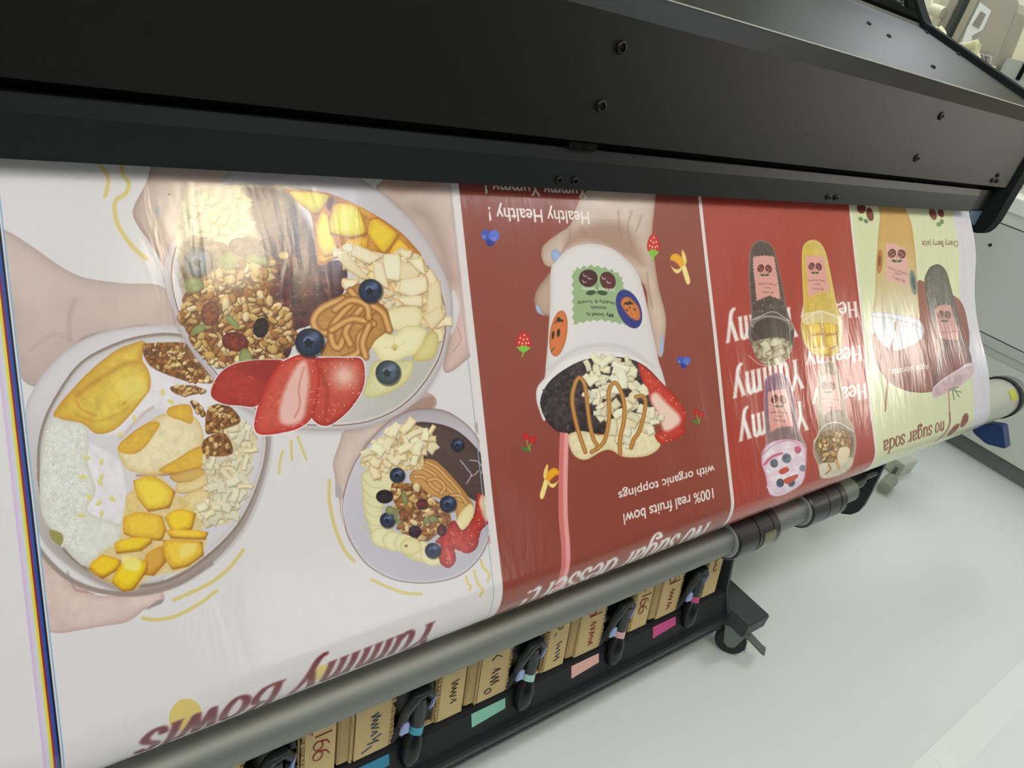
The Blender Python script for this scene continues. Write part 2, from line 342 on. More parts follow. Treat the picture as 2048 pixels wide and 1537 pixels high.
# handwriting strokes: x across the panel 0..1, h metres above the panel's foot (digits lie on their side as on the boxes)
def loop(cx, cy, rx, ry, a0=0, a1=360, n=12): return [(cx + rx * math.cos(math.radians(a0 + (a1 - a0) * k / n)), cy + ry * math.sin(math.radians(a0 + (a1 - a0) * k / n))) for k in range(n + 1)]
def six(h): return [loop(.42, h, .16, .010), [(.52, h + .009), (.70, h + .006), (.80, h - .004)]]
def bar_(h): return [[(.30, h), (.86, h + .001)]]
def squig(h0, h1, n, amp, sd):
    r = random.Random(sd); out = []; cur = []
    for k in range(n + 1):
        h = h0 + (h1 - h0) * k / n; cur.append((.55 + amp * (1 if k % 2 else -1) * r.uniform(.5, 1.1), h + r.uniform(-.001, .001)))
        if r.random() < .28 and len(cur) > 2: out.append(cur); cur = []
    if len(cur) > 1: out.append(cur)
    return out
WR = {0: six(.055) + six(.078) + bar_(.100) + [[(.35, .118), (.45, .128), (.60, .122)], [(.55, .128), (.68, .136), (.72, .148), (.62, .150), (.74, .158)], [(.12, .112), (.22, .118), (.2, .108)]] + bar_(.168),
      1: squig(.035, .085, 10, .17, 3) + loop_ if False else squig(.035, .090, 11, .17, 3) + six(.128) + [[(.30, .148), (.45, .158), (.66, .150), (.6, .142)]],
      2: squig(.02, .07, 9, .15, 5) + [[(.25, .09), (.32, .10)]] + [loop(.5, .115, .15, .010, 40, 330), [(.35, .135), (.60, .150)]],
      3: six(.055) + six(.078) + bar_(.096) + [[(.35, .112), (.6, .118), (.45, .126), (.7, .132)]],
      4: [loop(.5, .085, .14, .010, 60, 330), loop(.5, .105, .12, .009, 30, 300)] + bar_(.125)}
WL = {0: squig(.05, .12, 9, .15, 11), 1: [[(.2, .012), (.5, .020)], [(.35, .028), (.7, .026), (.5, .034), (.75, .040)]] + squig(.045, .100, 12, .15, 7) + [[(.3, .122), (.7, .126)], loop(.6, .134, .12, .008), [(.25, .146), (.75, .146)]],
      2: [loop(.35, .022, .12, .006)] + squig(.035, .075, 8, .17, 9) + [[(.35, .100), (.5, .110), (.7, .100)], [(.45, .118), (.7, .124), (.5, .132), (.75, .136)], [(.6, .148), (.85, .156)]],
      3: squig(.02, .085, 14, .13, 13) + bar_(.103) + six(.116) + bar_(.132), 4: squig(.02, .08, 12, .12, 15) + bar_(.098) + six(.110)}
def write(name, x0, wd, strokes, m, parent):
    g = G()
    for s_ in strokes:
        pts = [ip(x0 + wd * x, h, -.0012) for x, h in s_]
        if len(pts) > 1: g.tube(pts, .0013, 5, 0.5)
    return g.o(name, m, parent)
ring_cols = [(52, 50, 54), (64, 160, 186), (166, 214, 196), (226, 176, 176), (196, 72, 128)]
lab_cols = [(60, 60, 60), (52, 136, 168), (134, 196, 172), (228, 176, 166), (204, 72, 140)]
unit_lab = ['cardboard ink box nearest the left end, marked 66 in red, cut by the photo edge',
            'cardboard ink box above the blue tray label, with cyan ringed connector',
            'cardboard ink box above the mint green tray label, with mint ringed connector',
            'cardboard ink box above the pale pink tray label, with pale pink ringed connector',
            'cardboard ink box above the magenta tray label, last one beside the caster foot']
rng = random.Random(4)
for n in range(-1, 5):
    L = .502 + .274 * (n - 1)
    if n < 0: continue
    o = thing('ink_box', unit_lab[n], 'box', (L + .12, .72, .205), 'cardboard ink boxes in the tray')
    g = G()
    islab(g, L, L + .004, 0, HB, .004, .20); islab(g, L + .232, L + .236, 0, HB, .004, .20); islab(g, L + .004, L + .232, 0, .004, .004, .20)
    islab(g, L + .004, L + .232, .004, HB, .196, .20); islab(g, L, L + .236, HB, HB + .004, .0, .20)
    g.o('carton', M_card, o)
    lp = islab(G(), L, L + .071, 0.0, HB, 0, .004).o('label_panel', M_card, o)
    rp = islab(G(), L + .180, L + .236, 0.0, HB, 0, .004).o('label_panel', M_card, o)
    # torn corrugated edges beside the opening
    g = G()
    for x0, s_ in ((L + .071, 1), (L + .180, -1)):
        h = 0
        while h < HB - .01:
            dh = rng.uniform(.007, .012); wd = rng.uniform(.005, .010)
            islab(g, min(x0, x0 + s_ * wd), max(x0, x0 + s_ * wd), h, h + dh * .72, .001, .0045 + rng.uniform(0, .006)); h += dh
    islab(g, L + .169, L + .172, 0, HB, .004, .012)
    g.o('torn_edge', M_card2, o)
    # folded flap standing out on the left of the left panel
    if n > 0:
        g = G(); islab(g, L - .030, L - .004, .012, HB, -.002, .004); islab(g, L - .034, L - .030, .012, HB, -.001, .09); islab(g, L - .012, L - .0075, .008, HB, -.006, .004)
        g.o('folded_flap', M_card2, o)
    write('handwriting', L + .180, .056, WR[n], M_inkr if n in (0, 3, 4) else M_inkb, rp)
    write('handwriting', L, .071, WL[n], M_inkr if n in (3, 4) else (M_inkb2 if n == 1 else M_inkb), lp)
    # black ink bag block, widened to stand in for shade in the opening; connector with arch grip, two lilac tabs, neck with coloured ring, hose end
    cx = L + .119
    g = G(); islab(g, L + .006, L + .230, .006, .243, .035, .19); g.o('shade_block', M_conn, o, bevel=.006)
    g = G()
    g.tube([ip(cx + a, h, d) for a, h, d in ((-.040, .045, .014), (-.044, .10, .014), (-.028, .148, .016), (.01, .162, .018), (.036, .14, .016), (.044, .09, .014))], .010, 12)
    g.tube([ip(cx + a, h, d) for a, h, d in ((.034, .02, .012), (.040, .05, .008), (.020, .062, .004))], .012, 10)
    g.tube([ip(cx + a, h, d) for a, h, d in ((-.036, .0, .012), (-.024, .03, .004), (-.006, .05, .002))], .013, 10)
    cn = autosmooth(g.o('connector', M_conn, o))
    g = G(); g.tube([ip(cx + a, h, d) for a, h, d in ((-.030, .052, -.010), (-.024, .082, -.014), (-.004, .108, -.014), (.018, .112, -.012), (.032, .092, -.010))], [.010, .0125, .0135, .0125, .010], 14, .8)
    g.tube([ip(cx + a, h, d) for a, h, d in ((.004, .100, -.012), (.003, .07, -.015), (.001, .038, -.014))], [.012, .015, .014], 14)
    autosmooth(g.o('grip', M_grip, cn))
    for tabq in (((-.038, .036, -.022), (-.021, .038, -.024), (-.020, .060, -.024), (-.032, .064, -.022)), ((.024, .064, -.018), (.034, .070, -.018), (.040, .100, -.018), (.032, .094, -.022))):
        v = [ip(cx + a, h, d) for a, h, d in tabq]; v += [p + DD * .006 for p in v[:4]]
        G().add(v, [(0, 1, 2, 3), (7, 6, 5, 4), (0, 4, 5, 1), (1, 5, 6, 2), (2, 6, 7, 3), (3, 7, 4, 0)]).o('tab', M_tab, cn, bevel=0.0012)
    ax = (ip(cx + .001, .040, -.014) - ip(cx - .001, .020, -.015)).normalized()
    autosmooth(G().lathe([(0, .0135), (.002, .0150), (.018, .0150), (.020, .0135)], ip(cx - .001, .022, -.015), ax, 24).o('colour_ring', mat('ring_%d' % n, ring_cols[n], rough=0.4), cn))
    g = G(); g.tube([ip(cx + a, h, d) for a, h, d in ((-.001, .026, -.015), (-.006, .006, -.018), (-.013, -.022, -.020), (-.014, -.042, -.018))], [.014, .0205, .021, .014], 16)
    autosmooth(g.o('hose_end', M_conn, cn))
for n in range(1, 5):
    L = .502 + .274 * (n - 1)
    lb = G()
    def tp(x, k, e): # on the tray's sloping front
        return (x, .640 - .025 * k - .9 * e, .205 - .055 * k + .4 * e)
    v = [tp(x, k, .0012) for x, k in ((L - .018, .02), (L + .068, .02), (L + .068, .40), (L - .018, .52))] + [tp(x, k, 0.0004) for x, k in ((L - .018, .02), (L + .068, .02), (L + .068, .40), (L - .018, .52))]
    lb.add(v, [(0, 1, 2, 3), (7, 6, 5, 4), (0, 4, 5, 1), (1, 5, 6, 2), (2, 6, 7, 3), (3, 7, 4, 0)])
    lo = lb.o('colour_label', mat('label_%d' % n, lab_cols[n], rough=0.4), tray)

# ------------------------------------------------------------------ grey cabinet on the right and what stands on it
M_cab = mat('cabinet_grey', (208, 212, 204), rough=0.5, spec=0.3)
M_cabtop = mat('cabinet_top', (244, 244, 236), rough=0.5)
CX = 3.90
cb = thing('grey_cabinet', 'low grey cabinet with flat doors and a dark plinth right of the printer', 'cabinet', (4.25, .6, 0))
G().box(CX + .012, 4.75, -1.6, 2.9, .082, 1.10).o('body', mat('cabinet_gap', (98, 100, 96), rough=0.6), cb)
G().box(CX + .05, 4.7, -1.55, 2.85, 0, .082).o('plinth', mat('plinth_grey', (120, 127, 128), rough=0.6), cb)
for y0, y1 in ((-1.6, .199), (.203, 2.0), (2.004, 2.9)):
    G().box(CX, CX + .012, y0, y1, .09, .485).o('door', M_cab, cb, bevel=0.001)
    G().box(CX, CX + .012, y0, y1, .525, .568).box(CX + .009, CX + .012, y0, y1, .485, .525).o('handle_rail', mat('rail_grey', (196, 200, 192), rough=0.5), cb, bevel=0.001)
    G().box(CX, CX + .012, y0, y1, .573, 1.041).o('door', M_cab, cb, bevel=0.001)
    G().box(CX, CX + .012, y0, y1, 1.046, 1.10).o('top_rail', mat('top_rail_grey', (222, 225, 216), rough=0.5), cb, bevel=0.001)
G().box(CX - .01, 4.76, -1.62, 2.92, 1.10, 1.165).o('cabinet_top', M_cabtop, cb, bevel=0.003)
G().lathe([(0, .008), (.003, .008)], (CX, 1.24, .94), (-1, 0, 0), 12).o('screw', M_screw, cb)
ZT = 1.165
M_cream = mat('cream_cloth', (222, 214, 170), rough=0.8, bump=0.3, bscale=30)
tag(G().box(4.375, 4.50, 1.94, 2.05, ZT, 2.35).o('upright_divider', mat('grey_panel_paint', (160, 165, 155), rough=0.5), bevel=0.004), 'flat grey upright panel standing on the cabinet beside the dark post', 'panel')
tag(G().box(4.22, 4.27, 2.033, 2.065, ZT, 2.38).o('dark_post', mat('dark_post_paint', (62, 66, 62), rough=0.5), bevel=0.003), 'thin dark upright post standing on the cabinet', 'post')
tag(G().box(4.50, 4.62, 2.07, 2.30, ZT, 2.4).o('beige_locker', mat('beige_locker_paint', (206, 200, 176), rough=0.6), bevel=0.004), 'beige metal locker behind the dark post on the cabinet', 'locker')
tb2 = thing('taupe_case', 'taupe box shaped case with white label standing on the cabinet', 'case', (4.3, 1.85, ZT))
M_taupe = mat('taupe_plastic', (176, 168, 154), rough=0.6)
G().prism([(1.965, ZT), (1.965, 1.93), (1.92, 2.03), (1.87, 2.03), (1.785, 1.925), (1.772, 1.89), (1.742, 1.66), (1.70, ZT)], 4.21, 4.36).o('case_body', M_taupe, tb2, bevel=0.006)
def quadX(pts, x, g): 
    v = [(x, y, z) for y, z in pts] + [(x + .0015, y, z) for y, z in pts]; n = len(pts)
    return g.add(v, [tuple(range(n)), tuple(range(2 * n - 1, n - 1, -1))] + [(i, (i + 1) % n, n + (i + 1) % n, n + i) for i in range(n)])
lbl = quadX([(1.955, 1.90), (1.885, 1.875), (1.880, 1.79), (1.915, 1.755), (1.905, 1.735), (1.945, 1.71), (1.955, 1.78)], 4.207, G()).o('white_label', mat('white_label', (240, 240, 236), rough=0.5), tb2)
quadX([(1.930, 1.865), (1.900, 1.855), (1.900, 1.79), (1.940, 1.80)], 4.204, G()).o('label_print', mat('label_print', (150,144,134), rough=0.5), lbl)
def atX(px, py, x):
    d = np.array([px - 1024, py - 768.5, 1473.0]); r = np.array([RX, RY, RZ]).T @ d; k = x / r[0]
    return Vector((x, r[1] * k, 1.5 + r[2] * k))
cl = G()
pts = [(1846, 52), (1868, 60), (1890, 76), (1912, 90), (1935, 92), (1955, 88)]
cl.tube([atX(*p, 4.12) for p in pts], [.012, .018, .014, .010, .018, .022], 10)
cl.tube([atX(*p, 4.13) for p in [(1955, 88), (1950, 105), (1958, 122), (1975, 132), (1990, 138)]], [.022, .018, .012, .010, .008], 10)
cl.tube([atX(*p, 4.12) for p in [(1886, 76), (1884, 66), (1878, 56)]], [.02, .018, .014], 10)
cl.tube([atX(1950, 105, 4.13), atX(1948, 135, 4.14), Vector((4.15, 1.86, 1.40)), Vector((4.15, 1.86, ZT + .01))], [.012, .012, .012, .012], 8)
tag(autosmooth(cl.o('cream_strap', M_cream)), 'cream coloured cloth strap draped above the cabinet behind the printer', 'strap')
tp_ = thing('paper_roll', 'short roll of cream paper beside a white card in the background', 'paper roll', tuple(atX(1876, 22, 4.3)))
a, b = atX(1864, 18, 4.3), atX(1886, 26, 4.3)
autosmooth(G().lathe([(0, .028), ((b - a).length, .028)], a, b - a, 24).o('roll', mat('cream_paper', (226, 218, 190), rough=0.7), tp_))
g = G(); v = [atX(1847, -30, 4.32), atX(1861, -30, 4.32), atX(1863, 27, 4.32), atX(1850, 24, 4.32)]; v += [p + Vector((.02, 0, 0)) for p in v]
g.add(v, [(0, 1, 2, 3), (7, 6, 5, 4), (0, 4, 5, 1), (1, 5, 6, 2), (2, 6, 7, 3), (3, 7, 4, 0)]); G().box(4.342, 4.37, 2.13, 2.17, ZT + .001, 2.0).o('card_stand', M_taupe, tp_)
g.o('white_card', mat('white_card', (236, 232, 208), rough=0.6), tp_)
tg = thing('name_tag', 'small white tag with dark letters hanging on the taupe case', 'tag', tuple(atX(1969, 116, 4.2)))
q = [atX(1955, 105, 4.20), atX(1985, 112, 4.20), atX(1982, 128, 4.20), atX(1960, 122, 4.20)]
v = q + [p + Vector((.004, 0, 0)) for p in q]
G().add(v, [(0, 1, 2, 3), (7, 6, 5, 4), (0, 4, 5, 1), (1, 5, 6, 2), (2, 6, 7, 3), (3, 7, 4, 0)]).o('tag_card', mat('tag_card', (206, 202, 196), rough=0.5), tg)
cu = bpy.data.curves.new('letters', 'FONT'); cu.body = 'ELJET'; cu.size = 1; cu.offset = .02
ob = bpy.data.objects.new('letters_tmp', cu); COL.objects.link(ob); me = ob.to_mesh(); tv = [v.co.copy() for v in me.vertices]; tf = [tuple(p.vertices) for p in me.polygons]
ob.to_mesh_clear(); bpy.data.objects.remove(ob); bpy.data.curves.remove(cu)
wx = max(v.x for v in tv); e0 = q[3] * .88 + q[1] * .12; ex = (q[2] - q[3]) * .9 / wx; ey = (q[0] - q[3]) * .95
G().add([e0 + ex * v.x + ey * v.y + Vector((-.002, 0, 0)) for v in tv], tf).o('letters', mat('tag_ink', (78, 66, 56), rough=0.6), tg)
mc = thing('grey_machine_part', 'pale grey metal housing at the upper right edge behind the printer', 'machine', (4.3, 1.6, ZT))
G().box(4.18, 4.42, 1.40, 1.70, ZT, 1.70).o('housing', mat('pale_grey_metal', (178, 180, 172), rough=0.4), mc, bevel=0.006)
G().box(4.25, 4.40, 1.30, 1.62, 1.70, 1.95).o('upper_housing', mat('pale_grey_metal_b', (196, 192, 170), rough=0.5), mc, bevel=0.006)
G().box(4.165, 4.18, 1.595, 1.61, 1.62, 1.80).o('dark_slot', M_dark, mc)
# white plug block and cable on the floor under the printer's far end
pl = thing('power_plug', 'white plug block with a short cable lying on the floor under the printer', 'plug', (3.30, .93, 0))
G().box(3.27, 3.40, .875, .975, 0, .065).o('block', mat('plug_white', (214, 214, 196), rough=0.5), pl, bevel=0.004)
autosmooth(G().tube([(3.15, .86, .03), (3.10, .85, .03), (3.05, .84, .025)], .028, 12).o('plug_head', mat('plug_grey', (170, 176, 158), rough=0.5), pl))
autosmooth(G().tube([(3.27, .90, .03), (3.20, .88, .045), (3.15, .86, .03)], .008, 8).o('cable', mat('cable_dark', (70, 78, 74), rough=0.5), pl))

# ------------------------------------------------------------------ the banner: a glossy sheet that leans out from the printer and winds onto the roller
# Sheet coordinates: a = metres across, t = metres up from the line where the sheet meets the roller.
T_Y, T_Z = 0.62, 1.5 - 0.87583786
UY, UZ = 0.60399, 0.79699
def sheet_s(a, t): return a + (0.03 + 0.03 * a) * t
HP = np.array([[2.18768308e+03, -2.73885135e+02, 2.49229448e-01], [3.56151819e+02, -1.79093423e+03, 1.51793407e+03], [7.46649516e-01, -7.29863061e-05, 1.0]])
HPI = np.linalg.inv(HP)
# The artwork is laid out in image pixels (U right, V down) on the unrolled sheet; HP is the camera projection, sheet metres -> image pixels.
def sheet_to_px(a, t):
    s = sheet_s(a, t); w_ = HP[2, 0] * s + HP[2, 1] * t + 1
    return (HP[0, 0] * s + HP[0, 1] * t + HP[0, 2]) / w_, (HP[1, 0] * s + HP[1, 1] * t + HP[1, 2]) / w_
def px_to_sheet(U, V):
    U = np.asarray(U, float); V = np.asarray(V, float)
    q = HPI[:, 0][:, None] * U.ravel() + HPI[:, 1][:, None] * V.ravel() + HPI[:, 2][:, None]
    s, t = q[0] / q[2], q[1] / q[2]
    return (s - .03 * t) / (1 + .03 * t), t
def sheet_pos(a, t):
    """sheet metres -> world (arrays)"""
    s = sheet_s(a, t); R_ = RO_R
    tp = np.maximum(t, 0); y = T_Y + UY * tp; z = T_Z + UZ * tp
    ph = np.where(t < 0, -t / R_, 0)
    y = np.where(t < 0, RO_Y - R_ * (np.cos(ph) * UZ + np.sin(ph) * UY), y)
    z = np.where(t < 0, RO_Z + R_ * (np.cos(ph) * UY - np.sin(ph) * UZ), z)
    # slight waves of the free hanging film, stronger towards its right edge
    win = np.clip(t / .12, 0, 1) * np.clip((.66 - t) / .15, 0, 1)
    k = np.clip((a - 2.2) / .6, 0, 1) ** 2
    d = win * (.0016 * np.sin(a * 7 + t * 3) * np.sin(t * 6 + a * 2) + .012 * k * np.sin(t * 11 + .5) + .0006 * np.sin(a * 40 + 3 * np.sin(t * 5)))
    s = s + win * k * .02 * np.sin(t * 9.5 + 2.6)
    return s, y - d * UZ, z + d * UY

def vnoise(x, y, seed=0):
    xi = np.floor(x).astype(np.int64); yi = np.floor(y).astype(np.int64); fx = x - xi; fy = y - yi
    fx = fx * fx * (3 - 2 * fx); fy = fy * fy * (3 - 2 * fy)
    def h(a, b):
        n = (a * 374761393 + b * 668265263 + seed * 1442695041) & 0xffffffff
        n = ((n ^ (n >> 13)) * 1274126177) & 0xffffffff
        return ((n ^ (n >> 16)) & 0xffff) / 65535.0
    return (h(xi, yi) * (1 - fx) + h(xi + 1, yi) * fx) * (1 - fy) + (h(xi, yi + 1) * (1 - fx) + h(xi + 1, yi + 1) * fx) * fy
def fbm(x, y, seed=0): return (vnoise(x, y, seed) + .5 * vnoise(2 * x, 2 * y, seed + 1) + .25 * vnoise(4 * x, 4 * y, seed + 2)) / 1.75

class Canvas:
    def __init__(s, a0, a1, t0, t1, nc, nr, bg):
        s.a = np.linspace(a0, a1, nc); s.t = np.linspace(t0, t1, nr); s.nc, s.nr = nc, nr
        s.A, s.T = np.meshgrid(s.a, s.t); s.U, s.V = sheet_to_px(s.A, s.T)
        s.C = np.zeros((nr, nc, 3)); s.C[:] = bg
    def win(s, x0, y0, x1, y1):
        a, t = px_to_sheet([x0, x1, x0, x1, (x0 + x1) / 2], [y0, y0, y1, y1, (y0 + y1) / 2])
        c0 = int((a.min() - s.a[0]) / (s.a[-1] - s.a[0]) * (s.nc - 1)) - 1; c1 = int((a.max() - s.a[0]) / (s.a[-1] - s.a[0]) * (s.nc - 1)) + 3
        r0 = int((t.min() - s.t[0]) / (s.t[-1] - s.t[0]) * (s.nr - 1)) - 1; r1 = int((t.max() - s.t[0]) / (s.t[-1] - s.t[0]) * (s.nr - 1)) + 3
        c0 = max(0, c0); r0 = max(0, r0); c1 = min(s.nc, c1); r1 = min(s.nr, r1)
        if c1 <= c0 or r1 <= r0: return None
        return (slice(r0, r1), slice(c0, c1))
    def blend(s, w_, al, col):
        s.C[w_] = s.C[w_] * (1 - al[..., None]) + col * al[..., None]
    def poly(s, pts, col, spline=True, n=4, edge=None, ew=6.0, soft=.8, hi=None, tex=0, tsc=6.0, tcol=None, em=0, ld=(-.5, -.8), clip=None, alpha=1.0, grad=None, seed=0):
        P = np.array(crom(pts, n, True) if spline else pts, float)
        w_ = s.win(P[:, 0].min() - 2, P[:, 1].min() - 2, P[:, 0].max() + 2, P[:, 1].max() + 2)
        if w_ is None: return
        X, Y = s.U[w_], s.V[w_]; ins = np.zeros(X.shape, bool); D = np.full(X.shape, 1e9); NX = np.zeros(X.shape); NY = np.zeros(X.shape)
        Q = np.roll(P, -1, 0)
        for (x0, y0), (x1, y1) in zip(P, Q):
            if y0 != y1:
                c = ((y0 > Y) != (y1 > Y)); ins ^= c & (X < (x1 - x0) * (Y - y0) / (y1 - y0) + x0)
            dx, dy = x1 - x0, y1 - y0; L = dx * dx + dy * dy + 1e-9
            k = np.clip(((X - x0) * dx + (Y - y0) * dy) / L, 0, 1); ex = x0 + k * dx - X; ey = y0 + k * dy - Y; d = ex * ex + ey * ey
            m = d < D; D = np.where(m, d, D)
            if em: NX = np.where(m, ex, NX); NY = np.where(m, ey, NY)
        D = np.sqrt(D); sd = np.where(ins, D, -D); al = np.clip(sd / soft + .5, 0, 1) * alpha
        c = np.zeros(X.shape + (3,)); c[:] = col
        if grad is not None:
            (gx0, gy0), (gx1, gy1), gc = grad; L = (gx1 - gx0) ** 2 + (gy1 - gy0) ** 2
            k = np.clip(((X - gx0) * (gx1 - gx0) + (Y - gy0) * (gy1 - gy0)) / L, 0, 1)[..., None]; c = c * (1 - k) + np.array(gc) * k
        if tex:
            nz = fbm(X / tsc, Y / tsc, seed)
            if tcol is None: c = c * (1 + tex * (nz - .5)[..., None] * 2)
            else:
                k = np.clip((nz - .5) * 6 * tex + .5 * tex, 0, 1)[..., None]; c = c * (1 - k) + np.array(tcol) * k
        if edge is not None:
            k = np.exp(-np.maximum(sd, 0) / ew)[..., None]; c = c * (1 - k) + np.array(edge) * k
        if em:
            k = (NX * ld[0] + NY * ld[1]) / (D + 1e-6) * np.exp(-np.maximum(sd, 0) / ew) * em; c = c * (1 + k[..., None])
        if hi is not None:
            (hx, hy), hr, hc = hi; k = np.exp(-((X - hx) ** 2 + (Y - hy) ** 2) / hr ** 2)[..., None]; c = c * (1 - k) + np.array(hc) * k
        s.blend(w_, al, np.clip(c, 0, 255))
    def ell(s, cx, cy, rx, ry, col, rot=0, **k):
        r = math.radians(rot); n = k.pop('pn', 14)
        s.poly([(cx + rx * math.cos(q) * math.cos(r) - ry * math.sin(q) * math.sin(r), cy + rx * math.cos(q) * math.sin(r) + ry * math.sin(q) * math.cos(r)) for q in np.linspace(0, 2 * math.pi, n, endpoint=False)], col, n=2, **k)
    def line(s, pts, wd, col, soft=.8, center=None, spline=True, alpha=1.0, n=6):
        P = np.array(crom(pts, n) if spline and len(pts) > 2 else pts, float); m = wd
        w_ = s.win(P[:, 0].min() - m, P[:, 1].min() - m, P[:, 0].max() + m, P[:, 1].max() + m)
        if w_ is None: return
        X, Y = s.U[w_], s.V[w_]; D = np.full(X.shape, 1e9)
        for (x0, y0), (x1, y1) in zip(P[:-1], P[1:]):
            dx, dy = x1 - x0, y1 - y0; L = dx * dx + dy * dy + 1e-9
            k = np.clip(((X - x0) * dx + (Y - y0) * dy) / L, 0, 1); D = np.minimum(D, (x0 + k * dx - X) ** 2 + (y0 + k * dy - Y) ** 2)
        D = np.sqrt(D); al = np.clip((wd / 2 - D) / soft + .5, 0, 1) * alpha
        c = np.zeros(X.shape + (3,)); c[:] = col
        if center is not None:
            k = np.exp(-(D / (wd * .28)) ** 2)[..., None]; c = c * (1 - k) + np.array(center) * k
        s.blend(w_, al, c)
    def text(s, img, em, p0, p1, h, col, alpha=1.0, bow=0.0):
        """img: text bitmap, em units (width, x0, y0, px per unit); baseline from p0 to p1 on the artwork, h = cap height in image pixels at p0"""
        (a0, a1), (t0, t1) = px_to_sheet([p0[0], p1[0]], [p0[1], p1[1]])
        M, wtext, x0, y0, ppu, cap = img
        dx = np.array([a1 - a0, t1 - t0]) / wtext
        (_, tt) = px_to_sheet([p0[0]], [p0[1] + h]); hh = abs(tt[0] - t0) / cap
        dy = np.array([0, -hh])  # letters stand upside down on the hanging sheet
        det = dx[0] * dy[1] - dx[1] * dy[0]
        A = s.A - a0; T = s.T - t0
        x = (A * dy[1] - T * dy[0]) / det; y = (-A * dx[1] + T * dx[0]) / det
        y = y - bow * (1 - (2 * x / wtext - 1) ** 2)
        ix = (x - x0) * ppu; iy = (y - y0) * ppu
        ok = (ix > 1) & (iy > 1) & (ix < M.shape[1] - 2) & (iy < M.shape[0] - 2)
        r, c = np.nonzero(ok)
        if len(r) == 0: return
        fx = ix[r, c]; fy = iy[r, c]; i = fx.astype(int); j = fy.astype(int); fx -= i; fy -= j
        al = (M[j, i] * (1 - fx) + M[j, i + 1] * fx) * (1 - fy) + (M[j + 1, i] * (1 - fx) + M[j + 1, i + 1] * fx) * fy
        al = al[:, None] * alpha
        s.C[r, c] = s.C[r, c] * (1 - al) + np.array(col) * al

def blur_mask(M, ppu, k):
    for _ in range(k): M = (M + np.roll(M, 1, 0) + np.roll(M, -1, 0) + np.roll(M, 1, 1) + np.roll(M, -1, 1)) / 5
    return M
def sans(txt, bold=0.0, ppu=60, k=1):
    cu = bpy.data.curves.new('t', 'FONT'); cu.body = txt; cu.size = 1.0; cu.offset = bold
    ob = bpy.data.objects.new('t', cu); COL.objects.link(ob)
    me = ob.to_mesh(); co = np.array([v.co[:2] for v in me.vertices]); me.calc_loop_triangles(); tr = [tuple(t.vertices) for t in me.loop_triangles]
    ob.to_mesh_clear(); bpy.data.objects.remove(ob); bpy.data.curves.remove(cu)
    x0, y0 = co.min(0) - .1; x1, y1 = co.max(0) + .1
    W, Hh = int((x1 - x0) * ppu) + 2, int((y1 - y0) * ppu) + 2; M = np.zeros((Hh, W))
    for t in tr:
        p = (co[list(t)] - (x0, y0)) * ppu; i0, j0 = np.floor(p.min(0)).astype(int); i1, j1 = np.ceil(p.max(0)).astype(int) + 1
        X, Y = np.meshgrid(np.arange(i0, i1), np.arange(j0, j1)); e = []
        for a, b in ((0, 1), (1, 2), (2, 0)): e.append((p[b, 0] - p[a, 0]) * (Y - p[a, 1]) - (p[b, 1] - p[a, 1]) * (X - p[a, 0]))
        ins = ((e[0] >= 0) & (e[1] >= 0) & (e[2] >= 0)) | ((e[0] <= 0) & (e[1] <= 0) & (e[2] <= 0))
        M[j0:j1, i0:i1] = np.maximum(M[j0:j1, i0:i1], ins)
    return (blur_mask(M, ppu, k), co[:, 0].max(), x0, y0, ppu, .70)

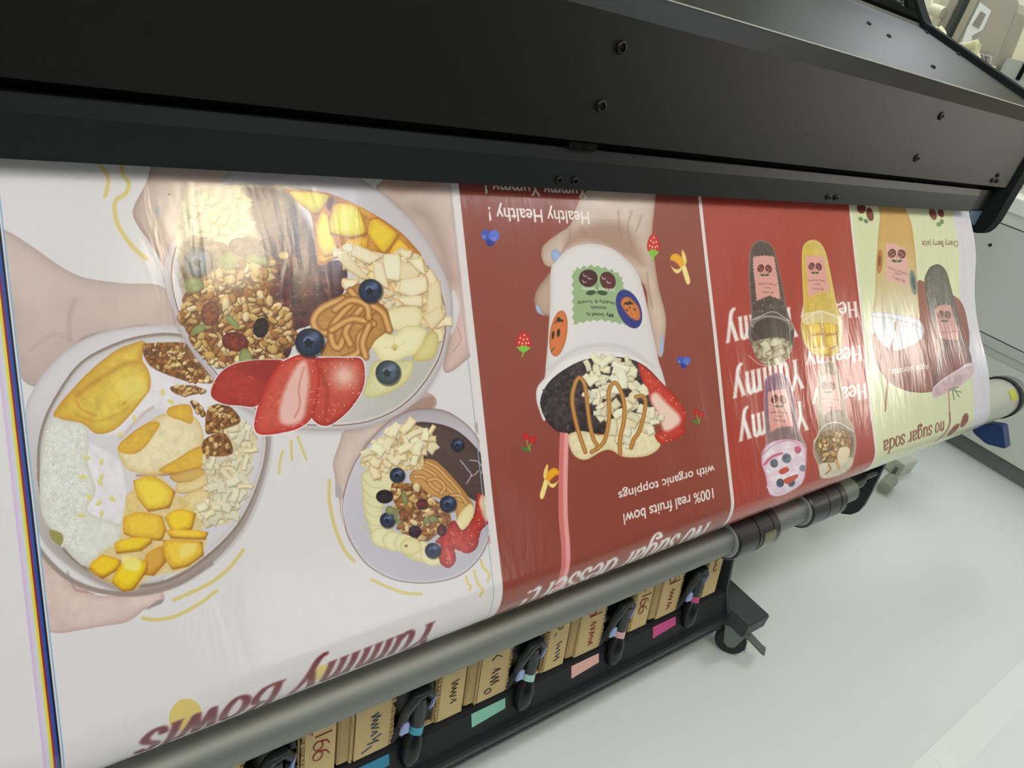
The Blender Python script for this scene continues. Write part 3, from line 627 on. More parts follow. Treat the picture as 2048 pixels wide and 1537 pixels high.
O_ = [(.30, .5), (.13, .42), (.08, .25), (.13, .08), (.30, 0), (.43, .08), (.48, .25), (.43, .42)]
GL = {  # pen skeletons of the heavy serif lettering: strokes, serif bars, advance
 'u': ([[(.12, .48), (.12, .15), (.18, .03), (.30, .01), (.43, .12)], [(.45, .48), (.45, .02)]], [(.10, .49, .08), (.43, .49, .08), (.50, .01, .07)], .60),
 'm': ([[(.12, .02), (.12, .48)], [(.12, .34), (.22, .47), (.32, .49), (.39, .40), (.39, .02)], [(.39, .34), (.49, .47), (.59, .49), (.66, .40), (.66, .02)]], [(.10, .49, .07), (.12, .01, .09), (.39, .01, .09), (.66, .01, .09)], .82),
 'n': ([[(.12, .02), (.12, .48)], [(.12, .34), (.22, .47), (.32, .49), (.40, .40), (.40, .02)]], [(.10, .49, .07), (.12, .01, .09), (.40, .01, .09)], .55),
 'h': ([[(.12, .02), (.12, .73)], [(.12, .34), (.22, .47), (.32, .49), (.40, .40), (.40, .02)]], [(.10, .74, .07), (.12, .01, .09), (.40, .01, .09)], .55),
 'y': ([[(.10, .48), (.29, .04)], [(.50, .48), (.29, .02), (.20, -.14), (.08, -.20)]], [(.10, .49, .10), (.50, .49, .08), (.07, -.18, .05)], .56),
 'Y': ([[(.08, .70), (.34, .34)], [(.62, .70), (.34, .34)], [(.34, .36), (.34, .02)]], [(.09, .71, .11), (.62, .71, .09), (.34, .01, .12)], .66),
 'B': ([[(.14, .02), (.14, .70)], [(.14, .71), (.34, .70), (.46, .60), (.42, .44), (.28, .38), (.14, .38)], [(.28, .38), (.48, .32), (.54, .18), (.44, .04), (.30, .01), (.14, .01)]], [(.10, .71, .08), (.10, .01, .08)], .64),
 'N': ([[(.12, .02), (.12, .70)], [(.12, .70), (.56, .02)], [(.58, .70), (.58, .02)]], [(.10, .71, .09), (.12, .01, .10), (.58, .71, .10)], .72),
 'H': ([[(.14, .02), (.14, .70)], [(.56, .02), (.56, .70)], [(.14, .37), (.56, .37)]], [(.14, .71, .10), (.14, .01, .10), (.56, .71, .10), (.56, .01, .10)], .72),
 'o': ([O_ + [O_[0]]], [], .56),
 'w': ([[(.08, .48), (.22, .02)], [(.22, .02), (.36, .44)], [(.36, .48), (.52, .02)], [(.52, .02), (.66, .48)]], [(.08, .49, .09), (.36, .49, .06), (.66, .49, .08)], .74),
 'l': ([[(.12, .02), (.12, .73)]], [(.10, .74, .07), (.12, .01, .09)], .26),
 's': ([[(.38, .38), (.30, .49), (.16, .48), (.10, .38), (.18, .29), (.32, .21), (.38, .11), (.28, .01), (.14, .01), (.06, .12)]], [], .46),
 'g': ([O_ + [O_[0]], [(.48, .40), (.49, .05), (.44, -.16), (.28, -.23), (.12, -.19), (.08, -.10)]], [(.52, .49, .07)], .58),
 'a': ([[(.10, .38), (.22, .49), (.36, .46), (.41, .34), (.41, .02)], [(.41, .30), (.22, .25), (.09, .13), (.18, .01), (.32, .04), (.41, .14)]], [(.45, .01, .07)], .54),
 'r': ([[(.12, .02), (.12, .48)], [(.12, .32), (.24, .47), (.37, .45)]], [(.10, .49, .07), (.12, .01, .10)], .42),
 'd': ([O_ + [O_[0]], [(.48, .73), (.48, .02)]], [(.45, .74, .07), (.52, .01, .06)], .60),
 'e': ([[(.10, .27), (.46, .28), (.42, .43), (.28, .49), (.12, .40), (.08, .24), (.15, .06), (.30, .0), (.46, .10)]], [], .54),
 't': ([[(.17, .66), (.17, .12), (.24, .01), (.36, .05)]], [(.17, .48, .14)], .38),
 '!': ([[(.15, .70), (.15, .24)], [(.15, .05), (.15, .04)]], [], .30), ' ': ([], [], .28)}
def serif(txt, slant=0.0, fat=.062, thin=.020, ppu=56):
    adv = sum(GL[c][2] for c in txt); x0, y0, x1, y1 = -.4, -.45, adv + .5, .95
    W, Hh = int((x1 - x0) * ppu), int((y1 - y0) * ppu); M = np.zeros((Hh, W)); x = 0.0
    def stamp(px, py, rx, ry):
        px += slant * py; cx, cy = (px - x0) * ppu, (py - y0) * ppu; rx *= ppu; ry *= ppu
        i0, i1, j0, j1 = int(cx - rx - 2), int(cx + rx + 3), int(cy - ry - 2), int(cy + ry + 3)
        X, Y = np.meshgrid(np.arange(i0, i1), np.arange(j0, j1)); d = (1 - np.sqrt(((X - cx) / rx) ** 2 + ((Y - cy) / ry) ** 2)) * min(rx, ry)
        M[j0:j1, i0:i1] = np.maximum(M[j0:j1, i0:i1], np.clip(d + .5, 0, 1))
    for ch in txt:
        st, se, ad = GL[ch]
        for q in st:
            c = np.array(crom(q, 10) if len(q) > 2 else [np.array(q[0]) * (1 - k) + np.array(q[1]) * k for k in np.linspace(0, 1, 26)])
            for p in c: stamp(x + p[0], p[1], fat, thin)
        for sx, sy, sw in se:
            for k in np.linspace(-sw, sw, 7): stamp(x + sx + k, sy, .022, .016)
        x += ad
    return (blur_mask(M, ppu, 1), adv, x0, y0, ppu, .71)

def cr(ox, oy, sc_):  # enlarged image crops; turns crop pixels into image pixels
    def f(*P): return [(ox + p[0] / sc_, oy + p[1] / sc_) for p in P]
    return f
c5, c6, c7, c8 = cr(0, 280, 3.657), cr(0, 640, 3.657), cr(0, 1060, 3.2), cr(300, 320, 3.2)
d2, d3, d4, d5 = cr(640, 800, 3.8425), cr(900, 340, 3.657), cr(940, 680, 2.846), cr(1380, 380, 4.803)
d6, d7, d8 = cr(1400, 680, 4.045), cr(1680, 380, 4.804), cr(1700, 660, 5.124)
rs = np.random.RandomState(7)
def pip(pt, P):
    x, y = pt; r = False
    for (x0, y0), (x1, y1) in zip(P, P[1:] + P[:1]):
        if (y0 > y) != (y1 > y) and x < (x1 - x0) * (y - y0) / (y1 - y0) + x0: r = not r
    return r
def scatter(P, n, seed=0):
    r = random.Random(seed); xs = [p[0] for p in P]; ys = [p[1] for p in P]; out = []; P = list(P); tries = 0
    while len(out) < n and tries < n * 20:
        tries += 1; q = (r.uniform(min(xs), max(xs)), r.uniform(min(ys), max(ys)))
        if pip(q, P): out.append(q)
    return out
def flake(K, x, y, r, col, seed, asp=.6, edge=None, em=.25, jag=.12, rot=None):
    q = random.Random(seed); th = q.uniform(0, math.pi) if rot is None else rot; n = 8
    pts = []
    for k in range(n):
        a = 2 * math.pi * k / n; u = r * math.cos(a) * q.uniform(1 - jag, 1 + jag); v = r * asp * math.sin(a) * q.uniform(1 - jag, 1 + jag)
        pts.append((x + u * math.cos(th) - v * math.sin(th), y + u * math.sin(th) + v * math.cos(th)))
    K.poly(pts, col, n=2, edge=edge, ew=r * .35, em=em, soft=.9)
def granola(K, P, n, r0, r1, seed, base=(120, 78, 44)):
    K.poly(P, base, spline=True, tex=.5, tsc=5, soft=2)
    q = random.Random(seed)
    cols = [(206, 164, 100), (222, 188, 132), (188, 134, 74), (168, 108, 58), (214, 176, 112), (232, 206, 156)]
    for i, (x, y) in enumerate(scatter(P, n, seed)):
        r = q.uniform(r0, r1); c = q.choice(cols)
        flake(K, x + .8, y + 1.2, r * 1.08, (104, 64, 36), seed * 999 + i, q.uniform(.4, .8), em=0)
        flake(K, x, y, r, c, seed * 999 + i, q.uniform(.4, .8), edge=tuple(v * .82 for v in c), em=.22)
        if q.random() < .4: K.line([(x - r * .4, y), (x + r * .4, y + 1)], 1.0, tuple(v * .72 for v in c), spline=False, alpha=.6)
def coconut(K, P, n, r, seed, col=(228, 214, 180), ed=(196, 160, 108)):
    q = random.Random(seed)
    for i, (x, y) in enumerate(scatter(P, n, seed)):
        th = q.uniform(0, 6.28); l = r * q.uniform(.8, 1.5); w_ = r * q.uniform(.35, .8); pts = []
        for u, v in ((-l, -w_), (0, -w_ * 1.25), (l, -w_ * .8), (l * .9, w_), (0, w_ * .7), (-l * .95, w_)):
            pts.append((x + u * math.cos(th) - v * math.sin(th), y + u * math.sin(th) + v * math.cos(th)))
        f_ = q.uniform(.93, 1.05)
        K.poly([(a + 1, b + 1.5) for a, b in pts], tuple(v * .75 for v in ed), spline=False, soft=2.0, alpha=.7)
        K.poly(pts, tuple(min(255, v * f_) for v in col), spline=False, edge=ed if q.random() < .35 else tuple(v * .9 for v in col), ew=r * .18, em=.08, soft=1.1)
def berry(K, x, y, r, col=(50, 58, 84), star=(28, 32, 48), hl=(128, 144, 184)):
    K.ell(x + r * .08, y + r * .10, r * 1.06, r * 1.06, (30, 24, 26), soft=3, alpha=.6)
    K.ell(x, y, r, r * .98, col, edge=tuple(v * .55 for v in col), ew=r * .35, tex=.25, tsc=r * .5, hi=((x + r * .35, y - r * .4), r * .32, tuple((a + b) / 2 for a, b in zip(col, hl))))
    n = 5; K.poly([(x + r * (.42 if k % 2 else .2) * math.cos(math.pi * k / n + .3) - r * .05, y + r * .1 + r * (.42 if k % 2 else .2) * math.sin(math.pi * k / n + .3)) for k in range(2 * n)], star, spline=False, soft=1.2)
    K.line([(x - r * .4, y - r * .1), (x - r * .15, y - r * .35), (x + r * .25, y - r * .2)], r * .13, hl, alpha=.6)
def chop(P, f=.16, it=2):
    P = [np.array(p, float) for p in P]
    for _ in range(it):
        Q = []
        for a, b in zip(P, P[1:] + P[:1]): Q += [a * (1 - f) + b * f, a * f + b * (1 - f)]
        P = Q; f = .25
    return [tuple(p) for p in P]
def cube(K, pts, col, lo=(196, 132, 30)):
    K.poly([(x + 1.2, y + 2) for x, y in pts], (150, 92, 28), spline=False, soft=3, alpha=.8)
    K.poly(chop(pts), col, spline=False, edge=lo, ew=3.0, em=.16, tex=.06, tsc=8, soft=1.2)
    mx = sum(p[0] for p in pts) / len(pts); my = sum(p[1] for p in pts) / len(pts)
    K.poly([(mx + (x - mx) * .62 - 1, my + (y - my) * .62 - 2) for x, y in pts], tuple(min(255, v * 1.06 + 4) for v in col), soft=5, alpha=.7)
def seeds(K, P, n, sd, col=(236, 190, 150)):
    for x, y in scatter(P, n, sd): K.ell(x, y, 1.3, .9, col, rot=60, pn=6)
def beans(K, x, y, s_, rot=0, leaf=True, col=(92, 36, 36), sq=1.0):
    """two bean characters of the fruit mark: two dark ovals with pale squiggles and two leaves"""
    for k, (dx, dy, rr) in enumerate(((-1.05, 0, 20), (1.05, .1, -24))):
        cx, cy = x + dx * s_ * sq, y + dy * s_
        K.ell(cx, cy, s_ * .86 * sq, s_ * .95, col, rot=rr, edge=tuple(v * .7 for v in col), ew=s_ * .2)
        for q in ((-.35, -.35), (.25, .1), (-.2, .45)):
            K.line([(cx + (q[0] - .22) * s_ * sq, cy + q[1] * s_), (cx + q[0] * s_ * sq, cy + (q[1] + .2) * s_), (cx + (q[0] + .22) * s_ * sq, cy + q[1] * s_)], max(.9, s_ * .10), (210, 170, 165), alpha=.85)
    if leaf:
        K.line([(x, y + .3 * s_), (x, y + 1.5 * s_)], max(.8, s_ * .08), (120, 60, 50))
        for k in (-1, 1): K.ell(x + k * .6 * s_ * sq, y + 1.55 * s_, .58 * s_ * sq, .26 * s_, (66, 92, 56), rot=-14 * k, edge=(44, 66, 40), ew=s_ * .1)
def strawb(K, x, y, w_, h_):
    K.poly([(x, y - h_), (x + w_ * .7, y - h_ * .6), (x + w_, y + h_ * .1), (x + w_ * .6, y + h_ * .6), (x, y + h_ * .75), (x - w_ * .6, y + h_ * .6), (x - w_, y + h_ * .1), (x - w_ * .7, y - h_ * .6)], (206, 52, 42), edge=(180, 36, 34), ew=w_ * .3)
    for dx, dy in ((-.4, -.4), (.1, -.65), (.45, -.3), (0, -.25), (-.55, 0), (-.15, .1), (.3, .1), (.6, .05), (-.3, .4), (.15, .4)): K.ell(x + dx * w_, y + dy * h_, w_ * .09, h_ * .07, (240, 226, 200), pn=6)
    K.poly([(x - w_ * .9, y + h_ * .42), (x - w_ * .35, y + h_ * .4), (x - w_ * .2, y + h_ * .2), (x, y + h_ * .4), (x + w_ * .3, y + h_ * .22), (x + w_ * .4, y + h_ * .42), (x + w_ * .9, y + h_ * .45), (x + w_ * .5, y + h_ * .75), (x, y + h_ * .95), (x - w_ * .5, y + h_ * .75)], (124, 184, 62), spline=False)
    K.line([(x, y + h_ * .8), (x - w_ * .08, y + h_ * 1.1), (x - w_ * .2, y + h_ * 1.28)], w_ * .18, (124, 184, 62))
def bluebs(K, x, y, r):
    K.ell(x + .1 * r, y + 1.0 * r, r * .8, r * .95, (44, 52, 140)); K.ell(x - .75 * r, y - .25 * r, r * .9, r * 1.05, (64, 84, 176)); K.ell(x + .85 * r, y - .1 * r, r * 1.0, r * 1.1, (86, 108, 198))
    for q in ((-1.1, .1), (.85, .45)): K.ell(x + q[0] * r, y + q[1] * r, r * .3, r * .33, (150, 165, 225), pn=6); K.ell(x + q[0] * r, y + q[1] * r, r * .18, r * .2, (56, 70, 160), pn=6)
def banana(K, x, y, s_, mir=1):
    f = lambda P: [(x + mir * p[0] * s_, y + p[1] * s_) for p in P]
    K.poly(f([(-.05, .1), (.25, .05), (.45, .6), (.62, 1.2), (.55, 1.5), (.35, 1.45), (.15, .9)]), (248, 222, 150), edge=(226, 190, 110), ew=s_ * .08)
    K.poly(f([(.05, -.2), (.0, -.9), (.08, -1.05), (.3, -.6), (.35, -.1), (.15, .1)]), (246, 214, 130), edge=(226, 180, 90), ew=s_ * .1)
    K.poly(f([(-.85, -.35), (-.7, -.7), (-.35, -.78), (.0, -.5), (.15, 0), (-.05, .25), (-.3, .0), (-.55, -.2)]), (236, 168, 44), edge=(216, 140, 30), ew=s_ * .1)
    K.poly(f([(-.8, .1), (-.6, .3), (-.3, .4), (-.1, .25), (.0, .1), (-.05, .5), (-.35, .7), (-.6, .5)]), (248, 220, 146), edge=(226, 190, 110), ew=s_ * .08)
def cherries(K, x, y, s_):
    K.line([(x - .3 * s_, y - .3 * s_), (x - .1 * s_, y + .5 * s_), (x + .1 * s_, y + 1.1 * s_)], s_ * .1, (132, 160, 70)); K.line([(x + .4 * s_, y), (x + .1 * s_, y + .6 * s_), (x + .1 * s_, y + 1.1 * s_)], s_ * .1, (132, 160, 70))
    K.ell(x - .35 * s_, y - .45 * s_, s_ * .38, s_ * .36, (198, 44, 40), edge=(160, 30, 34), ew=s_ * .1); K.ell(x + .38 * s_, y - .1 * s_, s_ * .4, s_ * .38, (198, 44, 40), edge=(160, 30, 34), ew=s_ * .1)
    K.poly([(x + .1 * s_, y + 1.15 * s_), (x - .4 * s_, y + .7 * s_), (x - .85 * s_, y + .75 * s_), (x - .5 * s_, y + 1.05 * s_)], (60, 122, 56))

PAPER = np.array([213., 208., 209.])
TT0, TT1 = -.20, .755
# ================= panel 1: bowls held by hands
def paint1():
    K = Canvas(-.075, .684, TT0, TT1, 1000, 1130, PAPER)
    SK = (200, 182, 174)
    # arms and hands behind the bowls
    K.poly([(-70, 430), (8, 459), (60, 490), (123, 534), (170, 556), (246, 567), (331, 577), (352, 660), (300, 690), (190, 740), (84, 776), (33, 738), (14, 600), (-70, 560)], SK, n=6, tex=.04, tsc=60, edge=(176, 156, 150), ew=12, grad=((120, 560), (130, 740), (186, 164, 158)))
    K.line([(150, 600), (138, 640), (140, 680)], 8, (168, 148, 142), soft=9, alpha=.6); K.line([(60, 700), (110, 668), (150, 690)], 6, (172, 152, 146), soft=9, alpha=.5); K.poly([(150, 712), (165, 680), (230, 664), (300, 655), (250, 690), (180, 730), (120, 760), (90, 772)], (112, 92, 86), soft=16, alpha=.8)
    K.poly([(302, 300), (302, 332), (290, 370), (267, 416), (271, 444), (301, 488), (325, 532), (332, 577), (340, 610), (364, 690), (378, 700), (400, 480), (520, 350), (560, 300)], (190, 170, 162), n=6, tex=.04, tsc=40, edge=(160, 138, 130), ew=8, grad=((330, 340), (345, 600), (205, 176, 160)))
    K.line([(330, 470), (350, 500), (345, 540)], 12, (160, 120, 112), soft=14, alpha=.55); K.line([(440, 372), (500, 342), (530, 330)], 1.6, (96, 44, 42)); K.ell(338, 389, 3, 2, (150, 90, 84)); K.ell(316, 420, 5, 8, (128, 150, 172), soft=5, alpha=.5)
    K.poly([(768, 320), (766, 358), (752, 380), (800, 420), (850, 500), (888, 585), (900, 640), (892, 700), (886, 735), (893, 746), (912, 738), (950, 706), (985, 680), (990, 560), (960, 330), (900, 300)], (196, 176, 166), n=6, tex=.04, tsc=50, edge=(166, 142, 132), ew=9, grad=((800, 360), (930, 720), (216, 184, 176)))
    K.line([(830, 420), (860, 440), (885, 500), (900, 560)], 26, (150, 124, 114), soft=30, alpha=.55); K.poly([(766, 340), (810, 350), (860, 352), (900, 360), (840, 380), (790, 390)], (176, 136, 116), soft=16, alpha=.6)
    K.poly([(903, 586), (910, 582), (920, 608), (917, 634), (908, 662), (900, 668), (903, 630)], PAPER, edge=(200, 190, 188), ew=3)
    K.line([(915, 655), (922, 680), (905, 705)], 2.5, (176, 130, 122), soft=3, alpha=.6)
    # bowl 1 : mango and sticky rice
    OB = [(50, 831), (66, 780), (104, 728), (164, 681), (240, 658), (353, 651), (450, 680), (520, 760), (541, 872), (528, 960), (484, 1060), (410, 1135), (330, 1178), (250, 1186), (180, 1160), (110, 1110), (75, 1060), (56, 960)]
    K.poly([(x * 1.0 + 3, y + 4) for x, y in OB], (150, 136, 132), soft=10, alpha=.45)
    K.poly(OB, (206, 200, 204), n=5, edge=(182, 172, 176), ew=5, grad=((60, 800), (300, 1180), (150, 134, 124)))
    IB = [(74, 913), (84, 850), (112, 790), (160, 725), (227, 688), (290, 670), (358, 668), (440, 695), (508, 770), (535, 868), (522, 955), (478, 1050), (406, 1122), (330, 1166), (250, 1172), (170, 1140), (110, 1080), (80, 1000)]
    K.poly(IB, (150, 134, 124), n=5, edge=(120, 104, 94), ew=2); K.poly([(305 + (x - 305) * .975, 920 + (y - 920) * .977) for x, y in IB], (205, 199, 204), n=5, edge=(176, 166, 160), ew=4)
    K.line([(505, 780), (530, 870), (515, 960), (470, 1050), (400, 1118), (330, 1158)], 3, (226, 222, 224), soft=3, alpha=.7)
    K.poly(c6((1040, 300), (1090, 240), (1250, 330), (1540, 450), (1700, 700), (1500, 900), (1300, 700), (1080, 660), (900, 840), (640, 830), (660, 900), (880, 1060), (900, 1450), (640, 1500), (620, 900)), (220, 213, 217), n=5, tex=.04, tsc=16, soft=4)
    K.poly(c6((420, 640), (500, 540), (650, 380), (830, 235), (950, 180), (1060, 160), (1040, 280), (1090, 380), (1100, 500), (1030, 600), (950, 700), (830, 810), (700, 835), (600, 760), (400, 715)), (208, 168, 66), n=5, tex=.10, tsc=14, edge=(190, 138, 52), ew=9, grad=((130, 720), (270, 800), (216, 190, 84)))
    K.line(c6((560, 560), (700, 450), (900, 330), (1000, 310)), 9, (178, 124, 48), soft=9, alpha=.6); K.line(c6((900, 620), (960, 560), (1050, 520)), 5, (184, 134, 50), soft=5, alpha=.7); K.line(c6((560, 700), (700, 740), (850, 700), (940, 640)), 6, (190, 140, 52), soft=8, alpha=.6); K.poly(c6((860, 460), (960, 420), (1060, 450), (1060, 540), (960, 600), (880, 560)), (222, 200, 104), soft=8, alpha=.8); K.line(c6((560, 600), (600, 660), (700, 700)), 5, (184, 128, 52), soft=6, alpha=.6)
    K.poly([*c6((380, 720), (480, 740), (600, 760), (650, 850), (640, 1050), (700, 1250), (640, 1400), (880, 1500)), *c7((820, 30), (700, 120), (560, 230), (480, 190), (400, 100), (330, 10)), *c6((300, 1400), (290, 1150), (320, 900))], (212, 211, 203), n=5, tex=.05, tsc=9, edge=(196, 193, 178), ew=6)
    for i, (x, y) in enumerate(scatter(c6((340, 780), (600, 800), (640, 1300), (600, 1700), (420, 1650), (310, 1200)), 260, 3)): flake(K, x, y, 4.6, (220, 219, 213) if i % 3 else (200, 199, 184), i, .4, em=.08)
    K.poly(c7((320, 0), (400, 30), (390, 100), (330, 60)), (150, 140, 84), soft=2)
    K.poly(c6((860, 930), (980, 820), (1100, 740), (1200, 690), (1400, 700), (1470, 780), (1490, 900), (1440, 1000), (1280, 1110), (1100, 1130), (960, 1110), (900, 1060)), (222, 206, 168), n=5, tex=.08, tsc=14, edge=(204, 172, 106), ew=5)
    for P in (((860, 930), (960, 830), (1090, 750), (1170, 760), (1120, 850), (1060, 930), (990, 980), (900, 975)), ((1240, 640), (1380, 620), (1410, 700), (1400, 760), (1330, 740), (1230, 700)), ((1160, 1100), (1290, 1020), (1420, 940), (1500, 930), (1490, 1060), (1380, 1110), (1250, 1130))): K.poly(c6(*P), (214, 172, 66), edge=(196, 140, 50), ew=4, tex=.08, tsc=8, soft=1.5)
    K.line(c6((880, 870), (960, 780), (1060, 680), (1120, 640)), 7, (196, 176, 176), soft=4, alpha=.9); K.line(c6((1000, 1140), (1200, 1135), (1330, 1120)), 4, (150, 92, 46), soft=4, alpha=.7)
    K.poly(c6((1240, 1150), (1300, 1120), (1460, 1080), (1520, 1140), (1400, 1190), (1290, 1190)), (204, 170, 96), edge=(176, 124, 66), ew=4, soft=2)
    for i, P in enumerate((((1290, 1200), (1400, 1180), (1500, 1130), (1520, 1200), (1420, 1260), (1300, 1270)), ((1310, 1320), (1420, 1250), (1520, 1240), (1530, 1330), (1440, 1400), (1330, 1390)), ((920, 1290), (980, 1270), (1010, 1380), (930, 1400)), ((1580, 1170), (1700, 1160), (1710, 1270), (1600, 1310)))): K.poly(c6(*P), (218, 198, 146), edge=(190, 150, 92), ew=3, em=.1, tex=.05, soft=1.5)
    CP = c6((1500, 960), (1640, 760), (1740, 720), (1880, 830), (1850, 1000), (1800, 1250), (1680, 1480), (1470, 1500), (1420, 1420), (1540, 1300), (1480, 1050))
    K.poly(CP, (206, 194, 158), tex=.2, tsc=6, soft=2); coconut(K, CP, 70, 12, 5, (224, 216, 190), (200, 176, 130))
    for P, n, sd in ((((1040, 190), (1120, 170), (1350, 170), (1420, 260), (1560, 450), (1440, 460), (1330, 440), (1100, 340)), 70, 21), (((1250, 490), (1400, 480), (1500, 520), (1380, 555), (1280, 540)), 22, 22), (((1390, 600), (1440, 600), (1490, 690), (1440, 680)), 8, 23), (((1530, 640), (1660, 620), (1760, 740), (1640, 800), (1520, 840), (1500, 760)), 34, 24), (((1490, 880), (1640, 830), (1700, 980), (1500, 990)), 14, 25)):
        granola(K, c6(*P), n, 3.5, 7, sd)
    for x, y in ((630, 1010), (740, 1040), (740, 1150), (600, 1150), (820, 1310), (650, 1300), (590, 1430), (740, 1420), (730, 1190), (1190, 530), (1250, 600), (880, 840), (980, 720), (720, 1340)): flake(K, *c6((x, y))[0], 8, (214, 202, 116), x, .55, edge=(206, 200, 150), em=.05)
    K.poly([*c6((900, 1400), (1000, 1180), (1150, 1130), (1290, 1260), (1430, 1400), (1480, 1500)), *c7((1290, 20), (1320, 90), (1200, 250), (960, 300), (850, 390), (700, 340), (560, 250), (640, 150), (760, 60))], (214, 186, 118), n=4, soft=8, tex=.06, alpha=.8)
    cube(K, c6((970, 1170), (1120, 1135), (1280, 1250), (1240, 1370), (1080, 1400), (1000, 1300)), (222, 192, 66)); cube(K, c6((900, 1440), (1000, 1400), (1180, 1430), (1210, 1530), (1180, 1610), (1000, 1600), (900, 1560)), (218, 180, 60)); cube(K, c6((1200, 1440), (1300, 1380), (1430, 1410), (1400, 1530), (1260, 1560)), (224, 188, 48))
    for P, c in ((((1060, 0), (1160, 0), (1330, 10), (1310, 60), (1090, 50)), (220, 186, 60)), (((730, 80), (840, 45), (960, 50), (970, 75), (900, 130), (740, 150)), (216, 186, 50)), (((930, 150), (1050, 90), (1060, 200), (980, 290), (910, 280)), (196, 148, 62)), (((1040, 60), (1290, 70), (1300, 160), (1200, 230), (1100, 250), (1050, 180)), (220, 184, 66)), (((560, 240), (650, 155), (770, 190), (760, 245), (650, 310)), (222, 184, 44)), (((710, 330), (760, 230), (830, 170), (940, 200), (940, 250), (850, 380), (780, 392)), (224, 190, 40))): cube(K, c7(*P), c)
    K.poly(c7((780, 180), (840, 170), (900, 200), (880, 260), (800, 250)), (238, 224, 150), soft=6, alpha=.7); K.poly(c7((1160, 100), (1260, 90), (1230, 150), (1160, 180)), (236, 214, 140), soft=6, alpha=.6)
    # thumb under bowl 1
    K.poly(c7((150, 60), (245, 120), (330, 210), (440, 300), (520, 370), (620, 412), (740, 418), (860, 400), (1010, 388), (1050, 420), (1042, 460), (980, 490), (920, 512), (860, 560), (790, 596), (640, 620), (500, 645), (380, 662), (250, 640), (100, 560)), (204, 178, 170), n=6, tex=.06, tsc=30, edge=(184, 152, 144), ew=6, grad=((90, 1120), (200, 1260), (212, 190, 184)))
    K.line(c7((430, 270), (480, 380), (560, 400)), 3, (150, 118, 110), soft=5, alpha=.7); K.poly(c7((935, 510), (1000, 455), (1040, 445), (1035, 470), (985, 492)), (150, 142, 146), soft=2)
    K.poly(c7((600, 415), (680, 404), (760, 406), (740, 424)), (226, 222, 220), soft=1.5)
    K.line(c7((240, 110), (310, 200), (420, 300), (560, 370), (740, 408), (930, 404), (1150, 340), (1350, 215)), 10, (150, 134, 126), soft=3); K.line([*c7((1320, 238), (1420, 140), (1500, 40)), (496, 1030), (522, 965), (537, 900), (541, 860)], 5, (156, 142, 136), soft=4)
    # bowl 3 hands, then bowl 3
    K.poly([*d2((860, -40), (880, 60), (640, 110), (520, 190), (380, 380), (300, 460), (265, 500), (260, 580), (236, 690), (180, 745), (160, 800), (180, 960), (160, 880), (146, 760), (120, 740), (118, 620), (102, 520), (108, 450), (150, 330), (185, 240), (300, 200), (560, 60), (700, -60))], (204, 184, 174), n=6, tex=.06, tsc=25, edge=(176, 150, 140), ew=6)
    K.poly(d2((118, 640), (135, 640), (165, 690), (160, 745), (125, 745)), (172, 160, 164), soft=2); K.poly(d2((600, 80), (700, 20), (860, -30), (870, 60), (700, 90)), (150, 112, 98), soft=8, alpha=.7); K.poly(d2((300, 460), (350, 330), (520, 180), (420, 340), (330, 440)), (150, 126, 116), soft=8, alpha=.6)
    K.poly(d2((1190, 210), (1260, 120), (1330, 200), (1330, 360), (1280, 330)), (176, 156, 146), soft=2); K.poly(d2((1290, 1100), (1330, 1000), (1370, 1000), (1350, 1100)), (206, 150, 140), soft=3)
    O3 = d2((175, 760), (180, 900), (215, 1060), (330, 1240), (460, 1340), (600, 1395), (800, 1415), (1000, 1385), (1130, 1320), (1250, 1190), (1325, 1000), (1345, 850), (1330, 680), (1290, 480), (1220, 300), (1120, 180), (1000, 100), (900, 70), (800, 66), (700, 80), (580, 130), (480, 210), (340, 370), (230, 560))
    K.poly(O3, (166, 156, 162), n=5, edge=(120, 92, 84), ew=2.0, grad=((860, 820), (860, 860), (188, 180, 188)))
    I3 = d2((182, 770), (190, 920), (240, 1070), (350, 1240), (480, 1335), (620, 1385), (800, 1402), (980, 1375), (1120, 1310), (1240, 1180), (1312, 1000), (1330, 850), (1312, 690), (1275, 480), (1180, 350), (1080, 255), (960, 195), (820, 170), (700, 175), (590, 205), (480, 270), (370, 370), (270, 500))
    K.poly(I3, (196, 190, 198), n=5, edge=(216, 208, 208), ew=1.4, grad=((700, 950), (860, 1150), (180, 174, 184)))
    K.poly(d2((730, 180), (900, 182), (1060, 240), (1190, 355), (1280, 480), (1308, 620), (1312, 740), (1200, 780), (1050, 660), (900, 500), (800, 470), (800, 300)), (84, 66, 62), n=5, edge=(66, 50, 48), ew=5, tex=.06, soft=1.5)
    for q in (((1080, 465), (1110, 500), (1140, 540), (1165, 580), (1130, 645)), ((1155, 465), (1215, 475), (1250, 520), (1245, 565)), ((1165, 590), (1200, 570), (1220, 545))): K.line(d2(*q), 1.7, (206, 200, 216), alpha=.85)
    K.poly(d2((330, 560), (480, 530), (600, 560), (560, 700), (480, 850), (560, 1000), (700, 1080), (800, 1150), (930, 1270), (830, 1255), (720, 1235), (600, 1165), (470, 1135), (390, 1010), (340, 860), (325, 700)), (220, 212, 170), n=5, edge=(196, 184, 130), ew=4)
    for y in (610, 690, 760, 830, 900, 970): K.line(d2((335, y), (400, y + 60), (500, y + 70)), 1.8, (190, 180, 128), soft=2.5, alpha=.8)
    for x, y in ((480, 1060), (570, 1090), (660, 1110), (760, 1150), (860, 1200)): K.ell(*d2((x, y))[0], 24, 20, (224, 216, 172), rot=20, edge=(196, 186, 134), ew=3)
    K.ell(*d2((700, 1130))[0], 22, 18, (222, 212, 164), edge=(196, 180, 120), ew=3); K.ell(*d2((665, 1125))[0], 4, 3, (150, 120, 80))
